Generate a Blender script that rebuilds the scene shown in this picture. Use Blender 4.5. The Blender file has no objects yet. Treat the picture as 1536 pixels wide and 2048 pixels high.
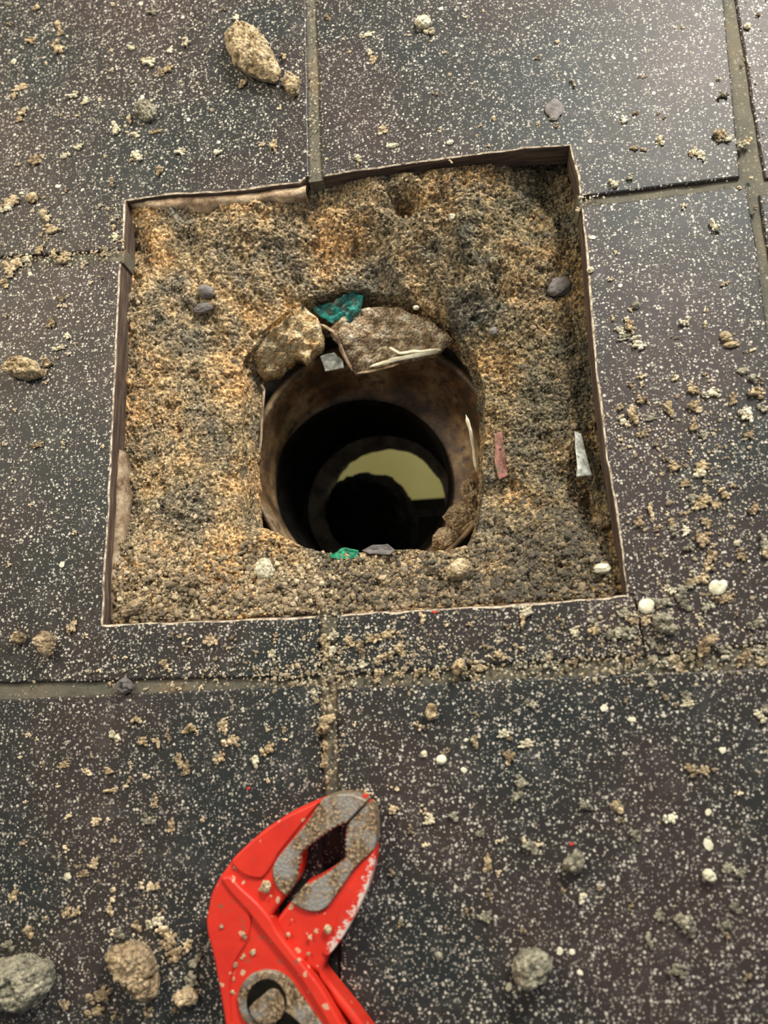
import bpy, math, random
import numpy as np
from mathutils import Matrix, Vector

# ------------------------------------------------------------------ camera, world, lights
S = 0.01                                     # the numbers below are centimetres
sc = bpy.context.scene
COL = sc.collection
FPX, CXP, CYP = 1490.24, 768.0, 1024.0
CAM = np.array([3.42975951, -9.78438739, 21.2554031])
RT = np.array([[0.99142635, 0.06904652, 0.11093408],
               [-0.04053229, 0.96961427, -0.24125775],
               [-0.12422128, 0.23469288, 0.96409975]])
cd = bpy.data.cameras.new('camera')
cam = bpy.data.objects.new('camera', cd); COL.objects.link(cam)
cd.sensor_fit = 'VERTICAL'; cd.sensor_height = 36.0; cd.lens = 36.0 * FPX / 2048
cd.clip_start = 0.005; cd.clip_end = 20
M4 = Matrix([list(RT[0]) + [0], list(RT[1]) + [0], list(RT[2]) + [0], [0, 0, 0, 1]])
cam.matrix_world = Matrix.Translation(Vector(CAM * S)) @ M4
cd.dof.use_dof = True; cd.dof.focus_distance = 0.238; cd.dof.aperture_fstop = 9.5
sc.camera = cam
sc.view_settings.view_transform = 'Standard'; sc.view_settings.look = 'None'
sc.view_settings.gamma = 1.0; sc.view_settings.use_curve_mapping = False
sc.view_settings.exposure = 0.0

w = bpy.data.worlds.new('daylight'); sc.world = w; w.use_nodes = True
bg = w.node_tree.nodes['Background']; bg.inputs[0].default_value = (0.92, 0.96, 1.0, 1); bg.inputs[1].default_value = 0.27


def area(name, loc, target, size, power, color, size_y=None):
    ld = bpy.data.lights.new(name, 'AREA'); ld.energy = power; ld.color = color; ld.size = size
    if size_y: ld.shape = 'RECTANGLE'; ld.size_y = size_y
    o = bpy.data.objects.new(name, ld); COL.objects.link(o)
    o.location = loc
    o.rotation_euler = (Vector(target) - Vector(loc)).to_track_quat('-Z', 'Y').to_euler()
    return o


area('window_light', (0.29, 0.42, 0.37), (0.0, 0.05, 0), 0.15, 6.4, (1.0, 0.95, 0.86))
area('ceiling_lamp', (-0.36, 0.24, 0.46), (-0.05, 0.0, 0), 0.26, 2.9, (1.0, 0.84, 0.62))


def back(x, y, z=0.0):
    """the point at height z (cm) that lies on the line of sight of photo pixel x, y"""
    d = RT @ np.array([(x - CXP) / FPX, -(y - CYP) / FPX, -1.0])
    return CAM + (z - CAM[2]) / d[2] * d


def W(p, z=0.0):
    if len(p) == 3 and p[0] == 'w': return np.array([p[1], p[2], z])
    return back(p[0], p[1], p[2] if len(p) == 3 else z)


# ------------------------------------------------------------------ noise
def hsh(ix, iy, iz, seed):
    h = (ix.astype(np.int64) * 374761393 + iy.astype(np.int64) * 668265263 + iz.astype(np.int64) * 2147483647 + seed * 974711) & 0xffffffff
    h = ((h ^ (h >> 13)) * 1274126177) & 0xffffffff
    h = ((h ^ (h >> 16)) * 2246822519) & 0xffffffff
    return ((h ^ (h >> 15)) & 0xffffff) / float(0xffffff)


def vn(P, scale, seed=0):
    """value noise in 0..1"""
    P = np.asarray(P) * scale + 137.3
    i = np.floor(P); f = P - i; f = f * f * (3 - 2 * f); i = i.astype(np.int64)
    r = 0
    for a in (0, 1):
        for b in (0, 1):
            for c in (0, 1):
                wgt = (f[..., 0] if a else 1 - f[..., 0]) * (f[..., 1] if b else 1 - f[..., 1]) * (f[..., 2] if c else 1 - f[..., 2])
                r = r + wgt * hsh(i[..., 0] + a, i[..., 1] + b, i[..., 2] + c, seed)
    return r


def fbm(P, scale, seed=0, octv=4, gain=0.55):
    r = 0; a = 1; t = 0
    for k in range(octv):
        r = r + a * vn(P, scale * 2.1 ** k, seed + k * 17); t += a; a *= gain
    return r / t


def cells(P, scale, seed=0):
    """rounded lumps 0..1, one per cell"""
    Q = np.asarray(P)[..., :2] * scale + 91.7
    i = np.floor(Q).astype(np.int64); best = np.full(Q.shape[:-1], 9.0)
    z = np.zeros_like(i[..., 0])
    for a in (-1, 0, 1):
        for b in (-1, 0, 1):
            cx = i[..., 0] + a; cy = i[..., 1] + b
            px = cx + hsh(cx, cy, z, seed); py = cy + hsh(cx, cy, z + 1, seed)
            d = (Q[..., 0] - px) ** 2 + (Q[..., 1] - py) ** 2
            best = np.minimum(best, d)
    return np.sqrt(np.clip(1 - best / 0.7, 0, 1))


# ------------------------------------------------------------------ mesh helpers
def mesh_obj(name, V, F, mats, parent=None, smooth=True, idx=None, tint=None, origin=None):
    V = np.asarray(V, float)
    org = np.zeros(3) if origin is None else np.asarray(origin, float)
    me = bpy.data.meshes.new(name)
    F = np.asarray(F) if not isinstance(F, list) else F
    Vs = (V - org) * S
    if isinstance(F, np.ndarray):
        n, k = F.shape
        me.vertices.add(len(Vs)); me.vertices.foreach_set('co', Vs.ravel())
        me.loops.add(n * k); me.loops.foreach_set('vertex_index', F.astype(np.int32).ravel())
        me.polygons.add(n); me.polygons.foreach_set('loop_start', np.arange(0, n * k, k, dtype=np.int32))
        me.polygons.foreach_set('loop_total', np.full(n, k, dtype=np.int32))
        me.update(calc_edges=True)
    else:
        me.from_pydata([tuple(v) for v in Vs], [], F); me.update()
    if not isinstance(mats, (list, tuple)): mats = [mats]
    for m in mats: me.materials.append(m)
    if idx is not None: me.polygons.foreach_set('material_index', np.asarray(idx, dtype=np.int32))
    me.polygons.foreach_set('use_smooth', np.full(len(me.polygons), smooth))
    if tint is not None:
        at = me.attributes.new('tint', 'FLOAT', 'POINT'); at.data.foreach_set('value', np.asarray(tint, dtype=np.float32))
    me.validate(); me.update()
    o = bpy.data.objects.new(name, me); COL.objects.link(o)
    if parent: o.parent = parent; o.location = (org * S)
    else: o.location = org * S
    return o


def tag(o, label=None, cat=None, group=None, kind=None):
    if label: o['label'] = label
    if cat: o['category'] = cat
    if group: o['group'] = group
    if kind: o['kind'] = kind
    return o


def ico(sub):
    t = (1 + 5 ** .5) / 2
    v = [(-1, t, 0), (1, t, 0), (-1, -t, 0), (1, -t, 0), (0, -1, t), (0, 1, t), (0, -1, -t), (0, 1, -t), (t, 0, -1), (t, 0, 1), (-t, 0, -1), (-t, 0, 1)]
    f = [(0, 11, 5), (0, 5, 1), (0, 1, 7), (0, 7, 10), (0, 10, 11), (1, 5, 9), (5, 11, 4), (11, 10, 2), (10, 7, 6), (7, 1, 8), (3, 9, 4), (3, 4, 2), (3, 2, 6), (3, 6, 8), (3, 8, 9), (4, 9, 5), (2, 4, 11), (6, 2, 10), (8, 6, 7), (9, 8, 1)]
    v = [np.array(a, float) / np.linalg.norm(a) for a in v]
    for _ in range(sub):
        c = {}; nf = []
        def mid(a, b):
            k = (min(a, b), max(a, b))
            if k not in c:
                m = v[a] + v[b]; v.append(m / np.linalg.norm(m)); c[k] = len(v) - 1
            return c[k]
        for a, b, d in f:
            x, y, z = mid(a, b), mid(b, d), mid(d, a)
            nf += [(a, x, z), (b, y, x), (d, z, y), (x, y, z)]
        f = nf
    return np.array(v), np.array(f)


ICO = [ico(k) for k in range(6)]
rng = np.random.default_rng(7)

# ------------------------------------------------------------------ materials
def mat(name, build):
    m = bpy.data.materials.new(name); m.use_nodes = True
    nt = m.node_tree; nt.nodes.clear()
    out = nt.nodes.new('ShaderNodeOutputMaterial'); b = nt.nodes.new('ShaderNodeBsdfPrincipled')
    nt.links.new(b.outputs[0], out.inputs[0]); build(nt, b); return m


def N(nt, t, **kw):
    n = nt.nodes.new(t)
    for k, v in kw.items():
        if k.startswith('i_'):
            key = k[2:]; n.inputs[int(key) if key.isdigit() else key.replace('_', ' ')].default_value = v
        else: setattr(n, k, v)
    return n


def obj_co(nt, scale=1.0, off=(0, 0, 0)):
    tc = N(nt, 'ShaderNodeTexCoord'); g = N(nt, 'ShaderNodeNewGeometry')
    mp = N(nt, 'ShaderNodeMapping'); nt.links.new(g.outputs['Position'], mp.inputs[0])
    mp.inputs['Scale'].default_value = (100 * scale,) * 3; mp.inputs['Location'].default_value = off
    return mp.outputs[0]


def noise(nt, co, scale, detail=4, rough=.6):
    n = N(nt, 'ShaderNodeTexNoise'); nt.links.new(co, n.inputs['Vector'])
    n.inputs['Scale'].default_value = scale; n.inputs['Detail'].default_value = detail; n.inputs['Roughness'].default_value = rough
    return n.outputs[0]


def ramp(nt, fac, stops, interp='LINEAR'):
    r = N(nt, 'ShaderNodeValToRGB'); r.color_ramp.interpolation = interp
    e = r.color_ramp.elements
    while len(e) < len(stops): e.new(0.5)
    for k, (p, c) in enumerate(stops):
        e[k].position = p; e[k].color = (c if isinstance(c, (tuple, list)) else (c, c, c)) + ((1,) if not isinstance(c, (tuple, list)) or len(c) == 3 else ())
    nt.links.new(fac, r.inputs[0]); return r.outputs[0]


def mix(nt, fac, a, b, mode='MIX'):
    m = N(nt, 'ShaderNodeMix', data_type='RGBA', blend_type=mode)
    for sock, v in ((m.inputs[0], fac), (m.inputs[6], a), (m.inputs[7], b)):
        if isinstance(v, (int, float)): sock.default_value = v
        elif isinstance(v, tuple): sock.default_value = v + (1,) if len(v) == 3 else v
        else: nt.links.new(v, sock)
    return m.outputs[2]


def math_(nt, op, a, b=None):
    m = N(nt, 'ShaderNodeMath', operation=op)
    for k, v in enumerate((a, b)):
        if v is None: continue
        if isinstance(v, (int, float)): m.inputs[k].default_value = v
        else: nt.links.new(v, m.inputs[k])
    return m.outputs[0]


def bump(nt, b, h, strength, dist):
    n = N(nt, 'ShaderNodeBump'); n.inputs['Strength'].default_value = strength; n.inputs['Distance'].default_value = dist * S
    nt.links.new(h, n.inputs['Height']); nt.links.new(n.outputs[0], b.inputs['Normal'])


def flecks(nt, co, scale, r0, thr, seedoff):
    """irregular small flecks: voronoi cells on warped coordinates, only some of the cells carry one"""
    wn = N(nt, 'ShaderNodeTexNoise'); nt.links.new(co, wn.inputs['Vector']); wn.inputs['Scale'].default_value = scale * 1.3; wn.inputs['Detail'].default_value = 2
    sub = N(nt, 'ShaderNodeVectorMath', operation='SUBTRACT'); nt.links.new(wn.outputs[1], sub.inputs[0]); sub.inputs[1].default_value = (.5, .5, .5)
    sc_ = N(nt, 'ShaderNodeVectorMath', operation='SCALE'); nt.links.new(sub.outputs[0], sc_.inputs[0]); sc_.inputs['Scale'].default_value = 0.95 / scale
    ad = N(nt, 'ShaderNodeVectorMath', operation='ADD'); nt.links.new(co, ad.inputs[0]); nt.links.new(sc_.outputs[0], ad.inputs[1])
    ad2 = N(nt, 'ShaderNodeVectorMath', operation='ADD'); nt.links.new(ad.outputs[0], ad2.inputs[0]); ad2.inputs[1].default_value = seedoff
    v = N(nt, 'ShaderNodeTexVoronoi', voronoi_dimensions='3D'); nt.links.new(ad2.outputs[0], v.inputs['Vector']); v.inputs['Scale'].default_value = scale
    sep = N(nt, 'ShaderNodeSeparateColor'); nt.links.new(v.outputs['Color'], sep.inputs[0])
    rad = math_(nt, 'MULTIPLY', sep.outputs[1], r0)
    ins = math_(nt, 'LESS_THAN', v.outputs['Distance'], rad)
    pick = math_(nt, 'GREATER_THAN', sep.outputs[0], thr)
    return math_(nt, 'MULTIPLY', ins, pick), sep.outputs[2]


def tile_b(nt, b):
    co = obj_co(nt)
    n1 = noise(nt, co, 0.16, 3, .5)
    base = ramp(nt, n1, [(.38, (0.020, 0.025, 0.025)), (.5, (0.031, 0.027, 0.025)), (.62, (0.046, 0.034, 0.032))])
    n2 = noise(nt, co, 0.9, 6, .7)
    base = mix(nt, ramp(nt, n2, [(.52, 0.0), (.85, .55)]), base, (0.13, 0.125, 0.12))
    f1, c1 = flecks(nt, co, 11.0, .50, .30, (0, 0, 0))
    f2, c2 = flecks(nt, co, 16.0, .50, .40, (31, 5, 0))
    col = mix(nt, math_(nt, 'MULTIPLY', f1, ramp(nt, c1, [(0, .3), (1, .95)])), base, (0.64, 0.60, 0.51))
    col = mix(nt, math_(nt, 'MULTIPLY', f2, ramp(nt, c2, [(0, .2), (1, .8)])), col, (0.50, 0.47, 0.41))
    nt.links.new(col, b.inputs['Base Color'])
    b.inputs['Roughness'].default_value = .52; b.inputs['Specular IOR Level'].default_value = .28
    h = math_(nt, 'ADD', math_(nt, 'MULTIPLY', math_(nt, 'MAXIMUM', f1, f2), .5), noise(nt, co, 8, 3))
    bump(nt, b, h, .35, .012)


def body_b(nt, b):            # broken side of the tile
    co = obj_co(nt)
    mp = N(nt, 'ShaderNodeMapping'); nt.links.new(co, mp.inputs[0]); mp.inputs['Scale'].default_value = (.25, .25, 3)
    n = noise(nt, mp.outputs[0], 2.2, 5, .7)
    nt.links.new(ramp(nt, n, [(.3, (0.028, 0.020, 0.016)), (.5, (0.085, 0.056, 0.042)), (.7, (0.20, 0.145, 0.10))]), b.inputs['Base Color'])
    b.inputs['Roughness'].default_value = .8; bump(nt, b, n, .5, .05)


def chip_b(nt, b):            # pale worn arris
    co = obj_co(nt); n = noise(nt, co, 3.5, 4, .7)
    nt.links.new(ramp(nt, n, [(.36, (0.08, 0.065, 0.055)), (.48, (0.42, 0.34, 0.25)), (.62, (0.72, 0.64, 0.50))]), b.inputs['Base Color'])
    b.inputs['Roughness'].default_value = .85; bump(nt, b, n, .5, .03)


def cream_b(nt, b):
    co = obj_co(nt); n = noise(nt, co, 1.6, 6, .7)
    nt.links.new(ramp(nt, n, [(.36, (0.13, 0.085, 0.05)), (.5, (0.38, 0.27, 0.17)), (.64, (0.62, 0.50, 0.35))]), b.inputs['Base Color'])
    b.inputs['Roughness'].default_value = .9; bump(nt, b, noise(nt, co, 6, 5), .8, .05)


def grout_b(nt, b):
    co = obj_co(nt); n = noise(nt, co, .6, 5, .7)
    c = ramp(nt, n, [(.35, (0.10, 0.10, 0.078)), (.55, (0.15, 0.137, 0.10)), (.72, (0.21, 0.15, 0.085))])
    sp = N(nt, 'ShaderNodeSeparateXYZ'); nt.links.new(co, sp.inputs[0])          # old dirt plus the shadow in the pliers' gap, painted black here
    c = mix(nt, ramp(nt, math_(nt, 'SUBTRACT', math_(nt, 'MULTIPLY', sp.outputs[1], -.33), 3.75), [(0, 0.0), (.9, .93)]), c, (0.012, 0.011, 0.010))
    f, c1 = flecks(nt, co, 9, .5, .5, (3, 7, 0))
    nt.links.new(mix(nt, math_(nt, 'MULTIPLY', f, .25), c, (0.5, .45, .34)), b.inputs['Base Color'])
    b.inputs['Roughness'].default_value = .95; bump(nt, b, noise(nt, co, 14, 5, .7), .7, .04)


def sand_colour(nt, co):
    big = noise(nt, co, .32, 4, .6)
    a = ramp(nt, big, [(.37, (0.17, 0.15, 0.11)), (.47, (0.37, 0.28, 0.16)), (.60, (0.56, 0.345, 0.155))])
    med = noise(nt, co, 1.1, 5, .7)
    a = mix(nt, ramp(nt, med, [(.53, 0.0), (.68, .75)]), a, (0.085, 0.09, 0.078))
    v = N(nt, 'ShaderNodeTexVoronoi'); nt.links.new(co, v.inputs['Vector']); v.inputs['Scale'].default_value = 11.5
    sep = N(nt, 'ShaderNodeSeparateColor'); nt.links.new(v.outputs['Color'], sep.inputs[0])
    g = ramp(nt, sep.outputs[0], [(0, .35), (.55, 1.0), (.9, 1.9)])
    a = mix(nt, 1.0, a, g, 'MULTIPLY')
    fine = noise(nt, co, 11, 4, .75)
    return mix(nt, 1.0, a, ramp(nt, fine, [(.3, .42), (.5, 1.0), (.7, 1.75)]), 'MULTIPLY'), v.outputs['Distance']


def bed_b(nt, b):
    co = obj_co(nt); c, d = sand_colour(nt, co)
    at = N(nt, 'ShaderNodeAttribute', attribute_name='tint')          # greyer earth and painted shade on the right, warm sand on the left
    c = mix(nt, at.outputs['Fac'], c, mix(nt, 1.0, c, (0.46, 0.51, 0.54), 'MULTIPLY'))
    nt.links.new(c, b.inputs['Base Color']); b.inputs['Roughness'].default_value = .95; b.inputs['Specular IOR Level'].default_value = .2
    bump(nt, b, math_(nt, 'SUBTRACT', noise(nt, co, 13, 4, .7), math_(nt, 'MULTIPLY', d, .8)), .9, .07)


def grain_b(lo, mid, hi):
    def f(nt, b):
        at = N(nt, 'ShaderNodeAttribute', attribute_name='tint'); co = obj_co(nt)
        c = ramp(nt, at.outputs['Fac'], [(0, lo), (.5, mid), (1, hi)])
        c = mix(nt, 1.0, c, ramp(nt, noise(nt, co, 12, 3, .7), [(.3, .6), (.7, 1.4)]), 'MULTIPLY')
        nt.links.new(c, b.inputs['Base Color']); b.inputs['Roughness'].default_value = .9
        bump(nt, b, noise(nt, co, 25, 3, .7), .6, .03)
    return f


def lump_b(c0, c1, c2, sc1=3.0, bs=.09):
    def f(nt, b):
        co = obj_co(nt); n = noise(nt, co, sc1, 5, .7)
        v = N(nt, 'ShaderNodeTexVoronoi'); nt.links.new(co, v.inputs['Vector']); v.inputs['Scale'].default_value = 11
        sep = N(nt, 'ShaderNodeSeparateColor'); nt.links.new(v.outputs['Color'], sep.inputs[0])
        c = ramp(nt, n, [(.33, c0), (.5, c1), (.68, c2)])
        c = mix(nt, 1.0, c, ramp(nt, sep.outputs[0], [(0, .6), (1, 1.45)]), 'MULTIPLY')
        nt.links.new(c, b.inputs['Base Color']); b.inputs['Roughness'].default_value = .95; b.inputs['Specular IOR Level'].default_value = .2
        bump(nt, b, math_(nt, 'SUBTRACT', noise(nt, co, 12, 4, .7), v.outputs['Distance']), .8, bs)
    return f


def plain(c, rough=.6, c2=None, sc1=2.0, metal=0, bmp=.2):
    def f(nt, b):
        co = obj_co(nt); n = noise(nt, co, sc1, 5, .65)
        nt.links.new(ramp(nt, n, [(.38, c), (.62, c2 or c)]), b.inputs['Base Color'])
        b.inputs['Roughness'].default_value = rough; b.inputs['Metallic'].default_value = metal
        if rough >= 1: b.inputs['Specular IOR Level'].default_value = 0.05
        bump(nt, b, n, bmp, .05)
    return f


def red_b(nt, b):
    co = obj_co(nt)
    at = N(nt, 'ShaderNodeAttribute', attribute_name='tint')
    n = noise(nt, co, .8, 3)
    c = ramp(nt, n, [(.3, (0.60, 0.026, 0.014)), (.7, (0.74, 0.042, 0.020))])
    n5 = noise(nt, co, 2.6, 5, .75)
    c = mix(nt, ramp(nt, n5, [(.61, 0.0), (.65, .85)]), c, (0.17, 0.10, 0.055))       # chips and grime
    f, k = flecks(nt, co, 4.2, .36, .72, (2, 3, 4))
    c = mix(nt, math_(nt, 'MULTIPLY', f, .9), c, (0.62, 0.42, 0.28))
    wn = noise(nt, co, 6.5, 4, .75)
    wr = ramp(nt, math_(nt, 'MULTIPLY', at.outputs['Fac'], wn), [(.40, 0.0), (.47, 1.0)])
    c = mix(nt, wr, c, (0.66, 0.56, 0.50))
    nt.links.new(c, b.inputs['Base Color']); b.inputs['Roughness'].default_value = .42
    b.inputs['Specular IOR Level'].default_value = .4
    bump(nt, b, math_(nt, 'ADD', noise(nt, co, 3, 3), math_(nt, 'MULTIPLY', f, .5)), .25, .03)


def steel_b(nt, b):
    co = obj_co(nt)
    n = noise(nt, co, 1.5, 7, .8); n2 = noise(nt, co, 12, 3, .7)
    rust = ramp(nt, n, [(.38, 0.0), (.50, 1.0)])
    c = mix(nt, rust, (0.34, 0.35, 0.34), ramp(nt, n2, [(.40, (0.045, 0.025, 0.012)), (.52, (0.20, 0.13, 0.065)), (.64, (0.52, 0.40, 0.26))]))
    nt.links.new(c, b.inputs['Base Color']); nt.links.new(math_(nt, 'MULTIPLY', math_(nt, 'SUBTRACT', 1.0, rust), .55), b.inputs['Metallic'])
    b.inputs['Roughness'].default_value = .5; bump(nt, b, n2, .7, .05)


def pipe_b(nt, b):            # stained old cream pipe
    co = obj_co(nt)
    n = noise(nt, co, .5, 5, .65); n2 = noise(nt, co, 2.2, 4, .7)
    c = ramp(nt, n, [(.38, (0.05, 0.028, 0.014)), (.50, (0.17, 0.095, 0.042)), (.64, (0.34, 0.25, 0.14))])
    c = mix(nt, ramp(nt, n2, [(.48, 0.0), (.62, .85)]), c, (0.045, 0.036, 0.026))
    nt.links.new(c, b.inputs['Base Color']); b.inputs['Roughness'].default_value = .55; bump(nt, b, n2, .4, .1)


M = dict(
    tile=mat('speckled dark tile', tile_b), body=mat('tile body', body_b), chip=mat('chipped arris', chip_b),
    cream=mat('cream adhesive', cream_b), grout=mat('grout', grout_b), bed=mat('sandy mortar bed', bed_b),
    grain=mat('sand grains', grain_b((0.10, 0.088, 0.066), (0.38, 0.29, 0.175), (0.76, 0.64, 0.43))),
    dust=mat('pale grit', grain_b((0.24, 0.19, 0.115), (0.50, 0.43, 0.30), (0.80, 0.76, 0.64))),
    tan=mat('tan mortar', lump_b((0.26, 0.19, 0.10), (0.52, 0.41, 0.25), (0.75, 0.62, 0.42))),
    pale=mat('pale mortar', lump_b((0.48, 0.43, 0.29), (0.72, 0.66, 0.47), (0.88, 0.84, 0.66))),
    grey=mat('grey mortar', lump_b((0.15, 0.145, 0.11), (0.33, 0.31, 0.23), (0.52, 0.49, 0.37))),
    brown=mat('brown mortar', lump_b((0.16, 0.12, 0.07), (0.38, 0.29, 0.18), (0.60, 0.48, 0.31))),
    stone=mat('grey stone', plain((0.13, 0.12, 0.115), .8, (0.23, 0.21, 0.20), 3)),
    white=mat('white flake', plain((0.66, 0.62, 0.44), .8, (0.86, 0.83, 0.66), 4)),
    film=mat('white strip', plain((0.20, 0.20, 0.16), .6, (0.60, 0.65, 0.60), 4.5)),
    teal=mat('teal film', plain((0.04, 0.045, 0.03), .4, (0.01, 0.30, 0.27), 3.2, 0, .9)),
    green=mat('green film', plain((0.01, 0.14, 0.07), .35, (0.02, 0.34, 0.18), 3, 0, .6)),
    pink=mat('pink chalk', plain((0.17, 0.12, 0.09), .95, (0.48, 0.20, 0.17), 5, 0, .9)),
    crust=mat('cream crust', lump_b((0.62, 0.33, 0.12), (0.88, 0.68, 0.38), (0.93, 0.86, 0.62), 3.4, .16)),
    flap=mat('dirty flap', lump_b((0.14, 0.08, 0.045), (0.42, 0.32, 0.20), (0.88, 0.80, 0.64), 2.6, .14)),
    redfleck=mat('red paint fleck', plain((0.62, 0.04, 0.03), .5)),
    red=mat('red enamel', red_b), steel=mat('rusty steel', steel_b), pipe=mat('stained pipe', pipe_b),
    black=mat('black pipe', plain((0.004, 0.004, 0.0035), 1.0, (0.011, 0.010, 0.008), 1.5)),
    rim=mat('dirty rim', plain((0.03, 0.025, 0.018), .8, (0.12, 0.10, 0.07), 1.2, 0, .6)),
    olive=mat('added olive', plain((0.42, 0.37, 0.14), .8, (0.46, 0.42, 0.18), .2, 0, .05)),
    dark=mat('added dark', plain((0.02, 0.018, 0.010), .8, (0.045, 0.04, 0.02), .6)),
)

# ------------------------------------------------------------------ floor: the tiles and their grout
def densify(pts, kinds, step=.12, amp=.02, seed=0):
    """pts: xyz corners; kinds[k]: 'h' when the edge k..k+1 borders the broken-out hole"""
    out = []; kk = []
    n = len(pts)
    for k in range(n):
        a, b = pts[k], pts[(k + 1) % n]
        m = max(1, int(np.linalg.norm(b - a) / (step if kinds[k] == 'h' else .8)))
        for t in range(m):
            p = a + (b - a) * t / m
            if t: 
                d = (b - a)[:2] / np.linalg.norm((b - a)[:2]); nn = np.array([-d[1], d[0], 0])
                A = amp if kinds[k] == 'h' else .018
                P = np.array([[p[0], p[1], seed]])
                p = p + nn * ((fbm(P, 1.4 if kinds[k] == 'h' else .5, seed, 4)[0] - .5) * 5 * A)
            out.append(p); kk.append(kinds[k])
    return np.array(out), kk


def slab(pts, kinds, seed, zt=0.0):
    P = np.array([W(p) for p in pts])
    area2 = sum(P[i][0] * P[(i + 1) % len(P)][1] - P[(i + 1) % len(P)][0] * P[i][1] for i in range(len(P)))
    if area2 < 0:
        P = P[::-1]; kinds = [kinds[(len(P) - 2 - i) % len(P)] for i in range(len(P))]
    P, kk = densify(P, kinds, seed=seed)
    n = len(P); nx = np.roll(P, -1, 0); pv = np.roll(P, 1, 0)
    t = (nx - pv)[:, :2]; t /= np.linalg.norm(t, axis=1)[:, None] + 1e-9
    inn = np.c_[-t[:, 1], t[:, 0], np.zeros(n)]
    bw = np.array([.045 + .06 * vn(np.array([[p[0], p[1], 3.]]), 2.2, 5)[0] if k == 'h' else .06 for p, k in zip(P, kk)])
    V = np.vstack([P + inn * bw[:, None] + [0, 0, zt], P + inn * (bw * .3)[:, None] + [0, 0, zt - .02], P + [0, 0, zt - .06], P + [0, 0, zt - .82]])
    F = [list(range(n))]; idx = [0]
    for r in range(3):
        for k in range(n):
            j = (k + 1) % n
            F.append([r * n + k, (r + 1) * n + k, (r + 1) * n + j, r * n + j])
            h = kk[k] == 'h' and kk[j] == 'h'
            idx.append((1 if r == 0 else 2 if r == 1 and True else 2) if h else (0 if r < 2 else 2))
    return V, F, idx


X0, X1 = -14.2, 12.65
slabs = [
    ([('w', X0, 19.2), ('w', -1.07, 19.2), (612, 0), (618, 352), (600, 366), (470, 383), (340, 390), (252, 402), (247, 500), (0, 512), ('w', X0, 5.5)],
     ['', '', '', 'h', 'h', 'h', 'h', 'h', '', '', '']),
    ([('w', -.69, 19.2), (633, 0), (645, 354), (700, 345), (900, 318), (1050, 297), (1139, 291), (1150, 340), (1160, 394), (1330, 372), (1480, 354), (1448, 0), ('w', 13.1, 19.2)],
     ['', '', 'h', 'h', 'h', 'h', 'h', 'h', '', '', '', '', '']),
    ([('w', X0, 5.05), (0, 532), (243, 520), (236, 640), (229, 800), (222, 950), (214, 1100), (206, 1248), (420, 1240), (638, 1230), (641, 1352), (300, 1358), (0, 1366), ('w', X0, -8.65)],
     ['', '', 'h', 'h', 'h', 'h', 'h', 'h', 'h', '', '', '', '', '']),
    ([(674, 1228), (960, 1212), (1100, 1202), (1254, 1189), (1268, 1190), (1292, 1311), (960, 1331), (674, 1350)],
     ['h', 'h', 'h', '', '', '', '', '']),
    ([(1269, 1190), (1254, 1189), (1240, 1090), (1212, 920), (1190, 740), (1176, 560), (1163, 412), (1330, 392), (1492, 370), (1512, 480), (1536, 660), ('w', X1, -8.0), (1536, 1286), (1293, 1311)],
     ['', 'h', 'h', 'h', 'h', 'h', '', '', '', '', '', '', '', '']),
    ([('w', X0, -9.35), (0, 1399), (300, 1385), (638, 1371), (645, 1640), (648, 2200), ('w', -1.6, -23.2), ('w', X0, -23.2)], [''] * 8),
    ([(674, 1378), (960, 1362), (1250, 1348), (1536, 1336), ('w', X1 - .1, -8.95), ('w', X1 - .1, -23.2), ('w', -1.0, -23.2), (682, 2200), (678, 1640)], [''] * 9),
    ([('w', 13.5, 19.2), (1472, 0), (1504, 200), (1531, 356), ('w', 26.5, 3.6), ('w', 26.5, 19.2)], [''] * 6),
    ([(1519, 388), (1546, 560), ('w', 13.15, -8.6), ('w', 26.5, -8.2), ('w', 26.5, 3.1)], [''] * 5),
    ([('w', 13.1, -9.1), ('w', 26.4, -8.7), ('w', 26.4, -22.8), ('w', 13.1, -23.2)], [''] * 4),
    ([('w', X0 - .4, 5.5), ('w', X0 - .4, 19.2), ('w', -28, 19.2), ('w', -28, 5.5)], [''] * 4),
    ([('w', X0 - .4, 5.05), ('w', X0 - .4, -8.65), ('w', -28, -8.65), ('w', -28, 5.05)], [''] * 4),
    ([('w', X0 - .4, -9.3), ('w', X0 - .4, -23.2), ('w', -28, -23.2), ('w', -28, -9.3)], [''] * 4),
]
for bx in (-28.0, -14.2, -0.5, 13.2):          # the next courses, above and below the picture
    for y0, y1 in ((19.7, 33.5), (-37.3, -23.65)):
        slabs.append(([('w', bx, y0), ('w', bx + 13.3, y0), ('w', bx + 13.3, y1), ('w', bx, y1)], [''] * 4))
VV, FF, II = [], [], []
off = 0
for k, (pts, kinds) in enumerate(slabs):
    v, f, ii = slab(pts, kinds, 11 + k, zt=[0, .01, -.01, 0, 0, .01, 0, -.03, -.02][k] if k < 9 else 0)
    VV.append(v); FF += [[a + off for a in q] for q in f]; II += ii; off += len(v)
floor = mesh_obj('floor', np.vstack(VV), FF, [M['tile'], M['chip'], M['body']], smooth=False, idx=II)
tag(floor, 'dark speckled square floor tiles with a square hole broken through them', 'floor', kind='structure')

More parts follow.
